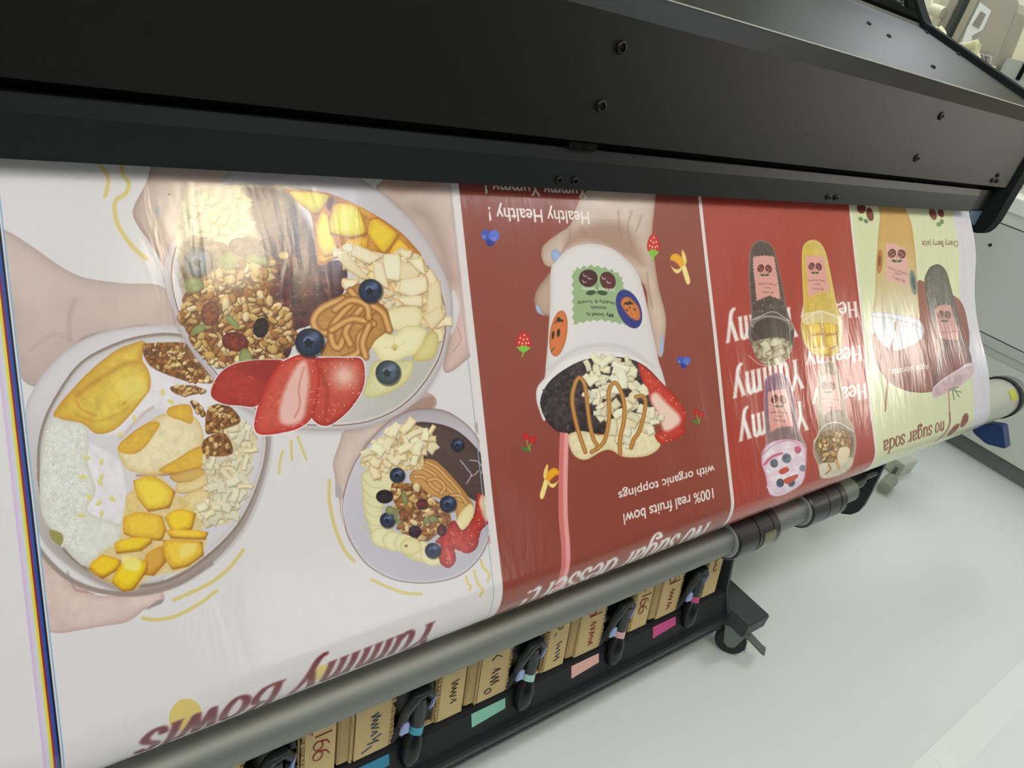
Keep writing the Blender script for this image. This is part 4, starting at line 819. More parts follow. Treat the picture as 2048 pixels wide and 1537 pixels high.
    P = d2((690, 590), (740, 520), (800, 460), (880, 465), (960, 530), (1060, 640), (1140, 740), (1185, 820), (1170, 900), (1130, 960), (1060, 960), (1040, 860), (920, 760), (850, 740), (740, 680))
    K.poly(P, (196, 148, 90), n=5, edge=(164, 112, 62), ew=4)
    for q in (((820, 480), (900, 520), (980, 600), (1060, 690), (1140, 800)), ((780, 520), (860, 560), (940, 640), (1020, 720), (1090, 780)), ((730, 590), (800, 600), (880, 680), (960, 720)), ((830, 620), (900, 610), (960, 670), (930, 720)), ((1000, 740), (1080, 740), (1130, 800))): K.line(d2(*q), 8.5, (150, 100, 52), soft=3); K.line(d2(*q), 6, (184, 134, 78), center=(216, 172, 114), soft=2)
    CP = d2((310, 490), (370, 410), (450, 320), (540, 250), (650, 190), (720, 190), (790, 215), (855, 240), (870, 300), (900, 350), (860, 390), (800, 390), (790, 530), (700, 540), (600, 560), (520, 560), (420, 550))
    K.poly(CP, (206, 182, 132), tex=.3, tsc=6, soft=1.5); coconut(K, CP, 46, 13, 8, (232, 220, 184), (200, 164, 112))
    GP = d2((555, 650), (620, 640), (760, 660), (850, 740), (930, 800), (1000, 880), (1000, 960), (900, 1040), (820, 1090), (700, 1050), (620, 1000), (610, 860), (560, 760)); granola(K, GP, 95, 5, 9.5, 31, (130, 84, 50))
    K.poly(d2((1040, 970), (1080, 870), (1150, 800), (1185, 830), (1180, 900), (1130, 980), (1090, 1008)), (228, 214, 170), edge=(204, 176, 116), ew=3)
    SP = d2((1000, 950), (1040, 930), (1100, 1005), (1180, 900), (1200, 800), (1215, 715), (1290, 760), (1320, 900), (1290, 960), (1240, 1010), (1210, 1130), (1150, 1180), (1080, 1170), (1040, 1150), (1045, 1240), (990, 1295), (930, 1260), (915, 1190), (930, 1120), (890, 1090), (960, 1020))
    K.poly(SP, (176, 58, 48), n=4, edge=(132, 36, 34), ew=4, tex=.16, tsc=9); seeds(K, SP, 30, 4)
    K.poly(d2((1245, 730), (1300, 760), (1322, 850), (1310, 930), (1270, 930), (1240, 860), (1220, 790)), (220, 206, 172), edge=(196, 80, 60), ew=3, soft=2); K.line(d2((980, 1150), (1000, 1220)), 5, (220, 110, 90), soft=5, alpha=.7); K.line(d2((1040, 1165), (1090, 1170)), 3, (228, 180, 170), soft=3)
    for x, y, r in ((597, 580, 58), (985, 800, 64), (522, 925, 60), (870, 1160, 60), (1058, 345, 50)): berry(K, *d2((x, y))[0], r / 3.84)
    for x, y, rx, ry, c in ((500, 745, 68, 54, (44, 32, 36)), (790, 805, 46, 42, (106, 44, 40)), (735, 1015, 50, 48, (58, 32, 34)), (940, 1005, 38, 46, (92, 42, 40))): K.ell(*d2((x, y))[0], rx / 3.84, ry / 3.84, c, tex=.4, tsc=4, edge=tuple(v * .6 for v in c), ew=3)
    for x, y, rx, ry, ro in ((655, 760, 24, 55, -12), (590, 880, 20, 48, 10), (540, 850, 36, 34, 0), (870, 920, 36, 28, 0), (820, 930, 22, 30, 20), (610, 940, 26, 24, 0)): K.ell(*d2((x, y))[0], rx / 3.84, ry / 3.84, (140, 142, 92), rot=ro, edge=(104, 108, 66), ew=3)
    # bowl 2 : acai, mango, granola, strawberries
    O2 = [(520, 300), (640, 315), (700, 345), (753, 379), (793, 412), (828, 445), (856, 483), (878, 523), (893, 555), (902, 586), (905, 625), (902, 657), (895, 690), (884, 728), (859, 773), (838, 800), (812, 820), (786, 836), (726, 857), (640, 862), (560, 852), (480, 812), (425, 757), (378, 695), (353, 648), (334, 585), (326, 545), (335, 500), (364, 450), (410, 395), (450, 355), (480, 320)]
    K.poly([(x, y + 5) for x, y in O2], (150, 134, 132), soft=12, alpha=.45)
    K.poly(O2, (190, 182, 188), n=4, edge=(168, 156, 158), ew=4, grad=((480, 700), (860, 760), (196, 188, 190)))
    I2 = [(437, 372), (500, 370), (575, 374), (620, 380), (662, 390), (700, 404), (737, 424), (770, 442), (800, 466), (832, 500), (856, 534), (874, 568), (887, 602), (892, 635), (891, 668), (884, 700), (874, 726), (850, 765), (820, 800), (780, 828), (720, 848), (640, 852), (560, 842), (482, 800), (432, 748), (386, 684), (362, 640), (345, 580), (343, 530), (360, 470), (395, 410)]
    K.poly(I2, (120, 92, 82), n=4); K.poly([(620 + (x - 620) * .991, 610 + (y - 610) * .991) for x, y in I2], (206, 200, 200), n=4, edge=(222, 216, 214), ew=2.5, grad=((640, 700), (860, 800), (176, 172, 164)))
    K.poly(c8((240, 180), (400, 165), (700, 160), (900, 180), (960, 400), (900, 620), (600, 700), (400, 720), (220, 720), (170, 560), (180, 350)), (202, 190, 164), n=4, tex=.14, tsc=12, soft=3)
    K.poly(c8((620, 170), (860, 190), (960, 320), (1050, 500), (1020, 620), (860, 640), (760, 560), (660, 420), (640, 280)), (84, 66, 70), n=4, tex=.4, tsc=9, soft=14)
    K.poly(c8((200, 560), (320, 480), (520, 470), (760, 520), (820, 640), (700, 760), (400, 800), (220, 860)), (128, 108, 90), n=4, tex=.4, tsc=8, soft=12)
    coconut(K, c8((300, 200), (600, 190), (640, 400), (560, 560), (330, 470), (260, 330)), 40, 13, 17, (216, 202, 164), (186, 160, 116))
    K.poly(c8((700, 520), (880, 480), (1040, 500), (1080, 640), (1230, 650), (1260, 740), (1230, 860), (1150, 960), (1020, 1060), (930, 1100), (900, 1240), (850, 1270), (860, 1000), (760, 900), (750, 780), (820, 680), (760, 600)), (84, 44, 46), n=4, tex=.35, tsc=9, edge=(60, 30, 34), ew=4)
    for i, (x, y) in enumerate(scatter(c8((800, 620), (1040, 560), (1200, 700), (1200, 880), (1000, 1000), (860, 980), (780, 800)), 46, 12)):
        flake(K, x, y, 7 + i % 5, ((112, 60, 58), (66, 34, 38), (98, 50, 48), (50, 28, 34))[i % 4], i, .6, em=.3)
        if i % 3 == 0: K.line([(x - 3, y - 2), (x, y), (x + 3, y - 1)], 1.1, (196, 170, 180), alpha=.7)
    K.poly(c8((860, 190), (1000, 195), (1150, 215), (1300, 280), (1400, 330), (1500, 390), (1600, 460), (1680, 540), (1740, 630), (1640, 660), (1300, 580), (1100, 680), (1060, 600), (1030, 350), (940, 250)), (196, 132, 44), n=4, tex=.25, tsc=9, edge=(170, 104, 36), ew=5)
    K.poly(c8((1120, 260), (1180, 240), (1150, 330)), (110, 66, 50), soft=4)
    for P, c in ((((1180, 240), (1300, 280), (1460, 370), (1400, 385), (1320, 310)), (206, 150, 44)), (((880, 200), (1020, 200), (1155, 225), (1120, 290), (1060, 355), (940, 265)), (210, 196, 56)), (((1300, 490), (1400, 500), (1385, 590), (1250, 600), (1100, 665), (1065, 620), (1180, 590)), (216, 170, 44)), (((1095, 335), (1140, 350), (1160, 460), (1200, 560), (1180, 605), (1110, 620), (1070, 540), (1055, 420)), (226, 202, 50)), (((1185, 275), (1270, 280), (1335, 305), (1392, 470), (1290, 502), (1150, 472), (1145, 390)), (230, 208, 66)), (((1400, 395), (1450, 370), (1592, 472), (1550, 540), (1500, 602), (1440, 550), (1390, 480)), (222, 186, 40)), (((1590, 500), (1640, 540), (1692, 620), (1650, 645), (1520, 605)), (222, 178, 48))): cube(K, c8(*P), c)
    # coconut chips
    CP = c8((1200, 600), (1300, 545), (1480, 600), (1620, 590), (1740, 620), (1800, 760), (1870, 900), (1890, 1010), (1870, 1140), (1800, 1100), (1700, 1050), (1480, 960), (1380, 860), (1240, 830), (1230, 760), (1330, 760), (1250, 700))
    K.poly(CP, (214, 190, 142), n=3, tex=.25, tsc=7, soft=1.5); coconut(K, CP, 60, 13, 9)
    for i, P in enumerate((((1310, 540), (1400, 580), (1485, 622), (1400, 672), (1275, 610)), ((1190, 608), (1260, 600), (1330, 680), (1405, 765), (1350, 762), (1240, 690)), ((1490, 605), (1600, 600), (1622, 782), (1480, 758)), ((1420, 650), (1490, 655), (1532, 832), (1440, 780)), ((1605, 650), (1690, 670), (1735, 705), (1690, 800), (1590, 765)), ((1650, 640), (1742, 628), (1765, 745), (1700, 700)), ((1585, 850), (1600, 765), (1770, 742), (1775, 840), (1680, 882)), ((1780, 800), (1852, 770), (1872, 960), (1762, 1002)), ((1222, 765), (1335, 770), (1300, 832), (1240, 830)), ((1575, 880), (1740, 865), (1742, 942), (1620, 932)), ((1740, 1002), (1860, 932), (1885, 1005), (1800, 1095)))):
        K.poly([(x + 1, y + 2) for x, y in c8(*P)], (170, 130, 84), spline=False, soft=3, alpha=.7); K.poly(chop(c8(*P), .10), ((232, 220, 188), (224, 208, 168), (236, 226, 196))[i % 3], spline=False, edge=(206, 176, 126), ew=2.4, em=.06)
    for q in (((1500, 860), (1620, 920)), ((1530, 790), (1590, 870)), ((1330, 680), (1430, 720))): K.line(c8(*q), 2.2, (216, 160, 100), spline=False)
    # banana slices
    K.poly(c8((1370, 1500), (1400, 1380), (1440, 1290), (1560, 1290), (1680, 1290), (1660, 1400), (1560, 1480), (1440, 1520)), (212, 206, 158), n=4, edge=(190, 178, 122), ew=5, tex=.06, soft=2)
    K.poly(c8((1680, 1270), (1740, 1160), (1790, 1100), (1842, 1120), (1835, 1230), (1790, 1280), (1720, 1290)), (214, 200, 140), n=4, edge=(186, 168, 96), ew=5)
    K.poly(c8((1480, 1000), (1560, 950), (1700, 940), (1740, 1010), (1700, 1080), (1600, 1095), (1500, 1060)), (228, 218, 176), n=4, edge=(206, 190, 132), ew=4)
    K.poly(c8((1402, 1170), (1440, 1110), (1500, 1095), (1560, 1120), (1640, 1060), (1760, 1085), (1750, 1160), (1700, 1240), (1640, 1262), (1560, 1292), (1480, 1285), (1440, 1230)), (230, 222, 178), n=4, edge=(206, 192, 130), ew=5); K.ell(*c8((1565, 1200))[0], 7, 6, (206, 186, 110), soft=4); K.ell(*c8((1565, 1215))[0], 2, 1.5, (140, 104, 60))
    for q in (((1560, 1150), (1565, 1190)), ((1500, 1200), (1550, 1205)), ((1640, 1160), (1590, 1195))): K.line(c8(*q), 1.5, (200, 186, 124), spline=False, alpha=.7)
    # granola
    GP = c8((205, 890), (280, 800), (400, 740), (520, 680), (640, 625), (760, 620), (820, 660), (800, 740), (770, 850), (830, 920), (890, 980), (900, 1040), (930, 1110), (920, 1190), (860, 1220), (850, 1290), (790, 1350), (740, 1350), (690, 1290), (560, 1290), (520, 1310), (440, 1320), (350, 1280), (260, 1170), (250, 1120), (300, 1090), (200, 1060), (180, 1000), (230, 960))
    granola(K, GP, 400, 6, 12, 41)
    for x, y, rx, ry, c in ((385, 985, 60, 80, (128, 66, 44)), (545, 1165, 86, 62, (122, 48, 40)), (710, 1075, 50, 66, (44, 32, 34)), (590, 560, 90, 60, (120, 88, 84))): K.ell(*c8((x, y))[0], rx / 3.2, ry / 3.2, c, rot=12, tex=.45, tsc=5, edge=tuple(v * .6 for v in c), ew=4)
    for x, y, rx, ry, ro in ((500, 650, 62, 58, 20), (690, 640, 78, 30, 16), (525, 1035, 60, 22, 40), (310, 1085, 52, 28, -26), (612, 1272, 44, 66, -10), (280, 800, 66, 50, 0)): K.ell(*c8((x, y))[0], rx / 3.2, ry / 3.2, (146, 150, 96), rot=ro, edge=(108, 112, 66), ew=4, tex=.15)
    K.ell(*c8((855, 612))[0], 10, 8, (206, 180, 110), edge=(166, 130, 70), ew=3)
    # peanut butter
    K.poly(c8((1250, 850), (1310, 800), (1370, 800), (1450, 900), (1520, 960), (1530, 1080), (1440, 1160), (1380, 1260), (1300, 1300), (1160, 1330), (1110, 1300), (1090, 1230), (1130, 1150), (1040, 1080), (1035, 1010), (1080, 950), (1180, 900)), (184, 134, 74), n=4, edge=(150, 98, 48), ew=5, tex=.1)
    for q in (((1230, 890), (1100, 950), (1045, 1030), (1080, 1100), (1150, 1110)), ((1330, 880), (1230, 980), (1160, 1080), (1170, 1180), (1210, 1200), (1240, 1130)), ((1400, 890), (1310, 1000), (1250, 1100), (1280, 1180)), ((1450, 940), (1390, 1000), (1410, 1060), (1340, 1130), (1330, 1230), (1230, 1280), (1110, 1335)), ((1160, 1090), (1290, 1020), (1430, 1050)), ((1280, 840), (1340, 900), (1480, 970), (1530, 1090)), ((1400, 1060), (1360, 1170), (1380, 1260)), ((1180, 960), (1280, 900), (1380, 930), (1400, 1010))): K.line(c8(*q), 16, (134, 84, 40), soft=4); K.line(c8(*q), 12, (178, 126, 66), center=(216, 168, 106), soft=2.5)
    # strawberries, cut out with a pale border
    S1 = [(422, 792), (428, 765), (445, 742), (470, 728), (500, 722), (535, 720), (566, 722), (560, 745), (535, 775), (514, 812), (480, 812), (445, 808)]
    S2 = [(628, 708), (612, 708), (590, 712), (560, 728), (540, 755), (526, 785), (514, 820), (508, 852), (516, 868), (540, 870), (575, 864), (600, 856), (622, 838), (634, 800), (640, 750)]
    S3 = [(625, 722), (650, 716), (690, 716), (722, 718), (730, 745), (726, 778), (706, 812), (680, 838), (655, 852), (632, 846), (616, 820), (614, 770)]
    for S in (S1, S2, S3): K.poly([(sum(p[0] for p in S) / len(S) + (x - sum(p[0] for p in S) / len(S)) * 1.035, sum(p[1] for p in S) / len(S) + (y - sum(p[1] for p in S) / len(S)) * 1.035) for x, y in S], (226, 218, 216), n=4)
    K.poly(S1, (170, 54, 46), n=4, edge=(150, 40, 34), ew=6, tex=.10, tsc=10); K.poly([(470, 735), (520, 722), (560, 730), (535, 765), (500, 750)], (138, 40, 38), soft=8, alpha=.7)
    K.poly(S3, (190, 74, 58), n=4, edge=(150, 36, 30), ew=7, tex=.14, tsc=8, hi=((688, 752), 26, (222, 178, 164))); K.line([(640, 740), (655, 790), (650, 840)], 8, (150, 44, 36), soft=8, alpha=.5)
    K.poly(S2, (196, 84, 66), n=4, edge=(176, 40, 34), ew=8, tex=.10, tsc=8)
    K.poly([(610, 722), (592, 735), (572, 775), (560, 815), (562, 845), (585, 850), (606, 838), (614, 800), (618, 755)], (222, 176, 168), n=4, soft=10); K.line([(608, 735), (598, 775), (600, 810), (590, 835)], 3, (196, 110, 100), soft=4, alpha=.8)
    for x, y in scatter(S2, 26, 3): K.line([(x, y), (x + 5, y - 2)], 1.2, (238, 170, 140), spline=False, alpha=.7)
    seeds(K, S3, 40, 6); seeds(K, S1, 8, 7, (220, 130, 100))
    for x, y, r, c in ((1408, 838, 76, (50, 58, 84)), (1020, 1168, 92, (44, 54, 84)), (1522, 1360, 78, (84, 96, 104)), (305, 650, 92, (104, 116, 130))): berry(K, *c8((x, y))[0], r / 3.2, c, tuple(v * .5 for v in c))
    # pale yellow hand drawn strokes
    YE = (208, 190, 126)
    K.line([(190, 295), *c5((730, 170), (785, 260), (790, 330), (768, 412))], 8.5, YE); K.line([(236, 290), *c5((885, 170), (905, 260), (942, 320), (920, 390), (850, 440), (838, 520), (870, 640), (960, 770), (1068, 872))], 9, YE)
    for q in (((1555, 130), (1460, 250), (1330, 350), (1110, 450)), ((1385, 390), (1280, 470), (1130, 550), (1000, 575), (912, 565))): K.line(c7(*q), 7.5, YE)
    for q in (((566, 902), (560, 926), (559, 948)), ((583, 882), (584, 920)), ((596, 874), (604, 896), (613, 920))): K.line(q, 5.0, YE)
    for q in (((75, 620), (72, 760), (110, 960), (180, 1140), (260, 1243)), ((400, 1385), (520, 1440), (650, 1485), (780, 1495))): K.line(d2(*q), 7, YE)
    for q in (((1240, 1235), (1255, 1290), (1300, 1340), (1290, 1400)), ((1185, 1310), (1200, 1370), (1215, 1420), (1250, 1460), (1235, 1510)), ((1125, 1360), (1135, 1410), (1160, 1430), (1150, 1465))): K.line(d2(*q), 5.5, YE)
    # lettering
    K.ell(*c7((1195, 1210))[0], 34, 40, (214, 188, 110)); K.ell(*cr(400, 1100, 3.413)((860, 870))[0], 20, 22, (216, 196, 120))
    K.text(serif('Yummy Bowls', slant=.30, fat=.088, thin=.028), 0, (890, 1239), (288, 1477), 78, (112, 48, 54))
    # registration lines and the colour bars at the left
    def vline(a, wd, col):
        m = np.abs(K.a - a) < wd / 2 + (K.a[1] - K.a[0]) * .5; K.C[:, m] = col
    vline(.6790, .0010, (150, 160, 176)); 
    K.C[:, K.a < .0588] = PAPER
    for a0, a1, c in ((.0389, .0417, (204, 180, 210)), (.0417, .0454, (200, 196, 206)), (.0454, .0462, (200, 206, 130)), (.0462, .0487, (214, 196, 60)), (.0487, .0508, (136, 40, 62)), (.0508, .0539, (50, 78, 150)), (.0539, .0560, (24, 32, 48)), (.0578, .0588, (130, 168, 196))): K.C[:, (K.a >= a0) & (K.a < a1)] = c
    return K
# ================= panel 2: the tipped cup
def paint2():
    BG = (140, 70, 58)
    K = Canvas(.684, 1.333, TT0, TT1, 560, 960, BG)
    K.C[:, K.a < .6985] = (218, 210, 210)
    SKN = (200, 178, 164)
    K.poly(d3((1010, -40), (1000, 130), (960, 200), (925, 270), (880, 400), (800, 460), (725, 515), (682, 560), (672, 620), (690, 680), (730, 708), (780, 690), (880, 640), (1380, 800), (1450, 1050), (1490, 1250), (1515, 1350), (1550, 1368), (1565, 1300), (1580, 1150), (1575, 1050), (1530, 870), (1502, 700), (1480, 460), (1495, 300), (1512, 100), (1520, -40)), SKN, n=5, tex=.05, tsc=25, edge=(168, 138, 120), ew=5)
    K.poly(d3((860, 480), (980, 400), (1220, 380), (1330, 460), (1420, 700), (1250, 620), (1050, 530), (940, 540), (850, 580)), (150, 112, 92), soft=22, alpha=.65)
    for q in (((1230, 300), (1240, 420), (1260, 520)), ((1330, 300), (1300, 420), (1330, 560)), ((1400, 340), (1360, 450)), ((960, 420), (1000, 480)), ((880, 440), (870, 520), (820, 600)), ((1440, 760), (1460, 900), (1480, 1010))): K.line(d3(*q), 3, (148, 116, 100), soft=5, alpha=.6)
    K.poly(d3((745, 755), (700, 790), (645, 865), (620, 940), (632, 1010), (660, 1050), (695, 1066), (745, 1055), (800, 900)), (186, 158, 142), n=5, edge=(140, 106, 90), ew=5)
    NB = (156, 176, 210)
    K.poly(d3((745, 595), (780, 580), (812, 610), (830, 660), (815, 688), (780, 680), (750, 650)), NB, edge=(130, 150, 190), ew=3); K.poly(d3((640, 985), (660, 1010), (675, 1045), (695, 1064), (650, 1045), (632, 1010)), NB); K.poly(d3((1550, 1200), (1562, 1250), (1562, 1330), (1545, 1362), (1535, 1300)), NB)
    # straw
    K.line(d4((540, 470), (532, 700), (530, 1000), (545, 1200), (545, 1500)), 17.5, (206, 118, 112)); K.line(d4((552, 480), (545, 700), (545, 1000), (558, 1200), (558, 1500)), 8.5, (226, 156, 158), soft=3)
    # cup body
    CB = [*d3((742, 730), (775, 670), (850, 592), (940, 548), (1060, 540), (1180, 572), (1290, 655), (1375, 765), (1420, 900), (1460, 1080), (1500, 1260), (1530, 1400), (1562, 1500)), *d4((1110, 270), (1000, 190), (880, 120), (740, 120), (600, 140), (440, 240), (432, 170)), *d3((715, 1300), (735, 1000))]
    K.poly(CB, (220, 214, 214), n=4, edge=(200, 190, 190), ew=4, grad=((1150, 600), (1310, 640), (214, 208, 208)))
    K.line(d4((455, 165), (600, 60), (760, 30), (900, 55), (1040, 150)), 8, (196, 190, 190), soft=8, alpha=.7)
    K.poly(d4((378, 330), (385, 270), (430, 215), (520, 125), (640, 70), (750, 56), (880, 72), (990, 120), (1080, 210), (1118, 268), (1100, 300), (760, 140), (470, 250), (430, 460), (392, 390)), (226, 221, 220), n=4, edge=(206, 198, 198), ew=2.5)
    AC = d4((400, 360), (430, 270), (500, 195), (620, 125), (740, 100), (880, 102), (1000, 150), (1110, 262), (1150, 320), (1100, 450), (900, 560), (780, 540), (700, 530), (640, 520), (570, 530), (510, 525), (470, 500), (430, 450))
    K.poly(AC, (60, 50, 52), n=4, tex=.5, tsc=7, edge=(40, 32, 34), ew=4)
    for i, (x, y) in enumerate(scatter(AC, 60, 4)): flake(K, x, y, 6, ((82, 70, 72), (44, 36, 38), (70, 58, 60))[i % 3], i, .5, em=.4)
    CR = d4((560, 545), (640, 520), (760, 540), (830, 440), (960, 420), (1050, 520), (1085, 600), (1010, 660), (880, 668), (800, 628), (740, 640), (655, 684), (585, 650))
    K.poly(CR, (226, 214, 178), n=4, edge=(204, 184, 134), ew=4, tex=.06)
    ST = d4((955, 140), (1000, 155), (1090, 240), (1160, 310), (1225, 400), (1228, 450), (1215, 490), (1222, 530), (1150, 575), (1085, 592), (1050, 540), (1105, 505), (1060, 420), (1000, 280))
    K.poly(ST, (196, 70, 58), n=4, edge=(168, 40, 36), ew=5, tex=.10, tsc=8); K.poly(d4((1060, 300), (1120, 360), (1190, 430), (1190, 480), (1110, 520), (1080, 440), (1030, 340)), (232, 200, 186), soft=8); seeds(K, ST, 26, 9)
    q = d4((640, 170), (720, 105), (900, 100), (1000, 300), (1070, 420), (1050, 560), (930, 600), (800, 560), (760, 420), (700, 300)); coconut(K, q, 66, 12, 44, (232, 224, 196), (196, 172, 128))
    coconut(K, d4((780, 100), (900, 105), (920, 220), (880, 330), (800, 250)), 9, 14, 47, (234, 228, 204), (204, 184, 140)); coconut(K, d4((620, 290), (700, 300), (760, 400), (740, 520), (640, 330)), 7, 9, 46, (232, 226, 206), (190, 170, 136))
    for q in (((655, 640), (610, 500), (582, 360), (592, 270), (622, 215), (655, 260), (668, 370), (680, 470), (700, 560), (725, 612), (690, 640)), ((725, 620), (768, 570), (795, 430), (792, 300), (820, 245), (850, 270), (878, 360), (876, 470), (855, 560), (855, 650)), ((945, 325), (985, 322), (1000, 360), (985, 450), (958, 530), (930, 570), (918, 615))): K.line(d4(*q), 8.5, (156, 104, 48), center=(196, 142, 78), soft=1.5)
    # stickers
    K.poly([p for k, p in enumerate(d3(*[(x, y) for x, y in [(895, 725), (912, 745), (935, 708), (955, 728), (980, 696), (1005, 715), (1035, 690), (1058, 712), (1085, 697), (1110, 720), (1140, 708), (1160, 735), (1190, 722), (1205, 752), (1235, 748), (1240, 780), (1262, 785), (1258, 815), (1275, 830), (1262, 850), (1282, 870), (1270, 900), (1290, 930), (1280, 960), (1300, 990), (1290, 1020), (1308, 1050), (1295, 1080), (1300, 1110), (1285, 1140), (1262, 1120), (1240, 1132), (1215, 1110), (1190, 1120), (1165, 1098), (1140, 1110), (1110, 1092), (1085, 1108), (1055, 1095), (1030, 1112), (1005, 1100), (980, 1122), (955, 1110), (930, 1130), (902, 1132), (912, 1105), (895, 1080), (910, 1050), (894, 1020), (910, 990), (893, 960), (910, 930), (892, 900), (908, 870), (890, 840), (906, 810), (890, 780), (905, 755)]]))], (148, 172, 128), spline=False)
    K.ell(*d3((1015, 792))[0], 19, 17.5, (76, 34, 38), rot=-5, edge=(50, 24, 28), ew=4); K.ell(*d3((1158, 810))[0], 15, 18.5, (100, 44, 44), rot=-24, edge=(66, 28, 32), ew=4)
    for x, y in ((990, 770), (1025, 790), (985, 815), (1130, 790), (1165, 820)): K.line(d3((x - 14, y - 8), (x - 4, y + 8), (x + 12, y + 4)), 1.4, (224, 200, 200), alpha=.9)
    for x, k in ((1035, -8), (1120, 8)): K.ell(*d3((x, 898))[0], 10, 5, (54, 78, 50), rot=k)
    K.line(d3((1080, 830), (1078, 910)), 1.2, (66, 80, 56))
    BL = (44, 48, 42)
    K.text(sans('Healthy & Yummy', .012), 0, d3((1212, 968))[0], d3((932, 965))[0], 6.5, BL, bow=-.45); K.text(sans('soooo', .012), 0, d3((1147, 1000))[0], d3((1035, 995))[0], 7.5, BL); K.text(sans('My bowl is', .012), 0, d3((1198, 1052))[0], d3((1000, 1042))[0], 7.5, BL)
    K.text(sans('Healthy Yummy'), 0, d3((1205, 866))[0], d3((965, 858))[0], 6.5, (236, 232, 232), alpha=.85)
    K.ell(*d3((1312, 1018))[0], 23, 41, (46, 52, 124), rot=-22); K.poly(d3((1262, 945), (1290, 928), (1320, 938), (1345, 960), (1378, 1000), (1392, 1050), (1390, 1090), (1370, 1102), (1335, 1090), (1300, 1060), (1265, 1010), (1250, 975)), (206, 122, 64), edge=(170, 92, 46), ew=2.5)
    for q in (((1290, 935), (1310, 1000), (1350, 1095)), ((1330, 945), (1350, 1010), (1378, 1098))): K.line(d3(*q), 1, (160, 84, 40))
    K.poly(d3((1268, 985), (1285, 965), (1300, 972), (1312, 955), (1328, 968), (1345, 985), (1318, 985), (1300, 990), (1288, 985)), (44, 34, 30), spline=False)
    for q in (((1285, 1018), (1297, 1032), (1302, 1018)), ((1340, 1018), (1352, 1028), (1357, 1012)), ((1312, 1005), (1320, 1008))): K.line(d3(*q), 1.6, (44, 34, 30))
    K.ell(*d3((796, 1197))[0], 17, 47, (208, 116, 66), rot=9, edge=(176, 92, 50), ew=2); K.poly(d3((765, 1130), (782, 1100), (788, 1082), (800, 1075), (815, 1090), (832, 1100), (828, 1118), (812, 1108), (800, 1118), (790, 1105), (778, 1120)), (48, 36, 32), spline=False); K.ell(*d3((796, 1192))[0], 3.2, 8.5, (48, 36, 32), rot=6); K.ell(*d3((757, 1207))[0], 2.6, 8.5, (48, 36, 32), rot=6); K.line(d3((745, 1330), (755, 1315), (765, 1300)), 2.2, (70, 96, 50))
    # little fruit icons
    strawb(K, *d3((1487, 555))[0], 13, 25); strawb(K, *d3((540, 1262))[0], 16.5, 22); bluebs(K, *d3((292, 485))[0], 10.5); bluebs(K, *d3((1705, 1400))[0], 7.5); banana(K, *d3((1692, 690))[0], 27); banana(K, *d4((445, 790))[0], 27, -1); cherries(K, *d4((335, 575))[0], 19); cherries(K, *d4((1300, 430))[0], 15)
    # lettering
    WH = (230, 222, 218)
    K.text(sans('Healthy Healthy !', .010), 0, d3((1018, 307))[0], d3((278, 272))[0], 25, WH); K.text(sans('Yummy Yummy !', .010), 0, d3((992, 118))[0], d3((248, 72))[0], 25, WH)
    K.text(sans('with organic toppings', .012), 0, d4((1388, 712))[0], d4((842, 868))[0], 16.5, WH); K.text(sans('100% real fruits bowl', .012), 0, d4((1392, 842))[0], d4((870, 992))[0], 21, WH)
    K.text(serif('No sugar dessert!', slant=.22, fat=.082, thin=.028), 0, (1430, 1046), (1060, 1187), 62, (226, 222, 220))
    K.ell(1319, 1078, 4, 3.5, WH); K.ell(1326, 1074, 4, 3.5, WH)
    return K
def cuplabel(K, P, cx, cy, s_, tx0, tx1, base):
    P2 = []
    L = P + [P[0]]
    for (x0, y0), (x1, y1) in zip(L[:-1], L[1:]):
        n = max(2, int(math.hypot(x1 - x0, y1 - y0) / 2.5)); 
        for k in range(n): 
            t = k / n; nx, ny = (y1 - y0), -(x1 - x0); l = math.hypot(nx, ny); o_ = (1.5 if k % 2 else -.7); P2.append((x0 + (x1 - x0) * t + nx / l * o_, y0 + (y1 - y0) * t + ny / l * o_))
    K.poly(P2, (222, 158, 150), spline=False, alpha=.95); beans(K, cx, cy, s_ * 1.12, sq=.85, col=(116, 50, 48))
    t = sans('Healthy & Yummy', .02)
    K.text(t, 0, (tx1, base), (tx0, base - 1), 3.6, (110, 70, 66), bow=-.4, alpha=.8); K.text(sans('soooo', .02), 0, ((tx0 + tx1) / 2 + 7, base + 6), ((tx0 + tx1) / 2 - 6, base + 5.6), 3.6, (110, 70, 66), alpha=.8); K.text(sans('My drink is', .02), 0, (tx1 - 5, base + 15), (tx0 + 8, base + 14), 4, (110, 70, 66), alpha=.8)
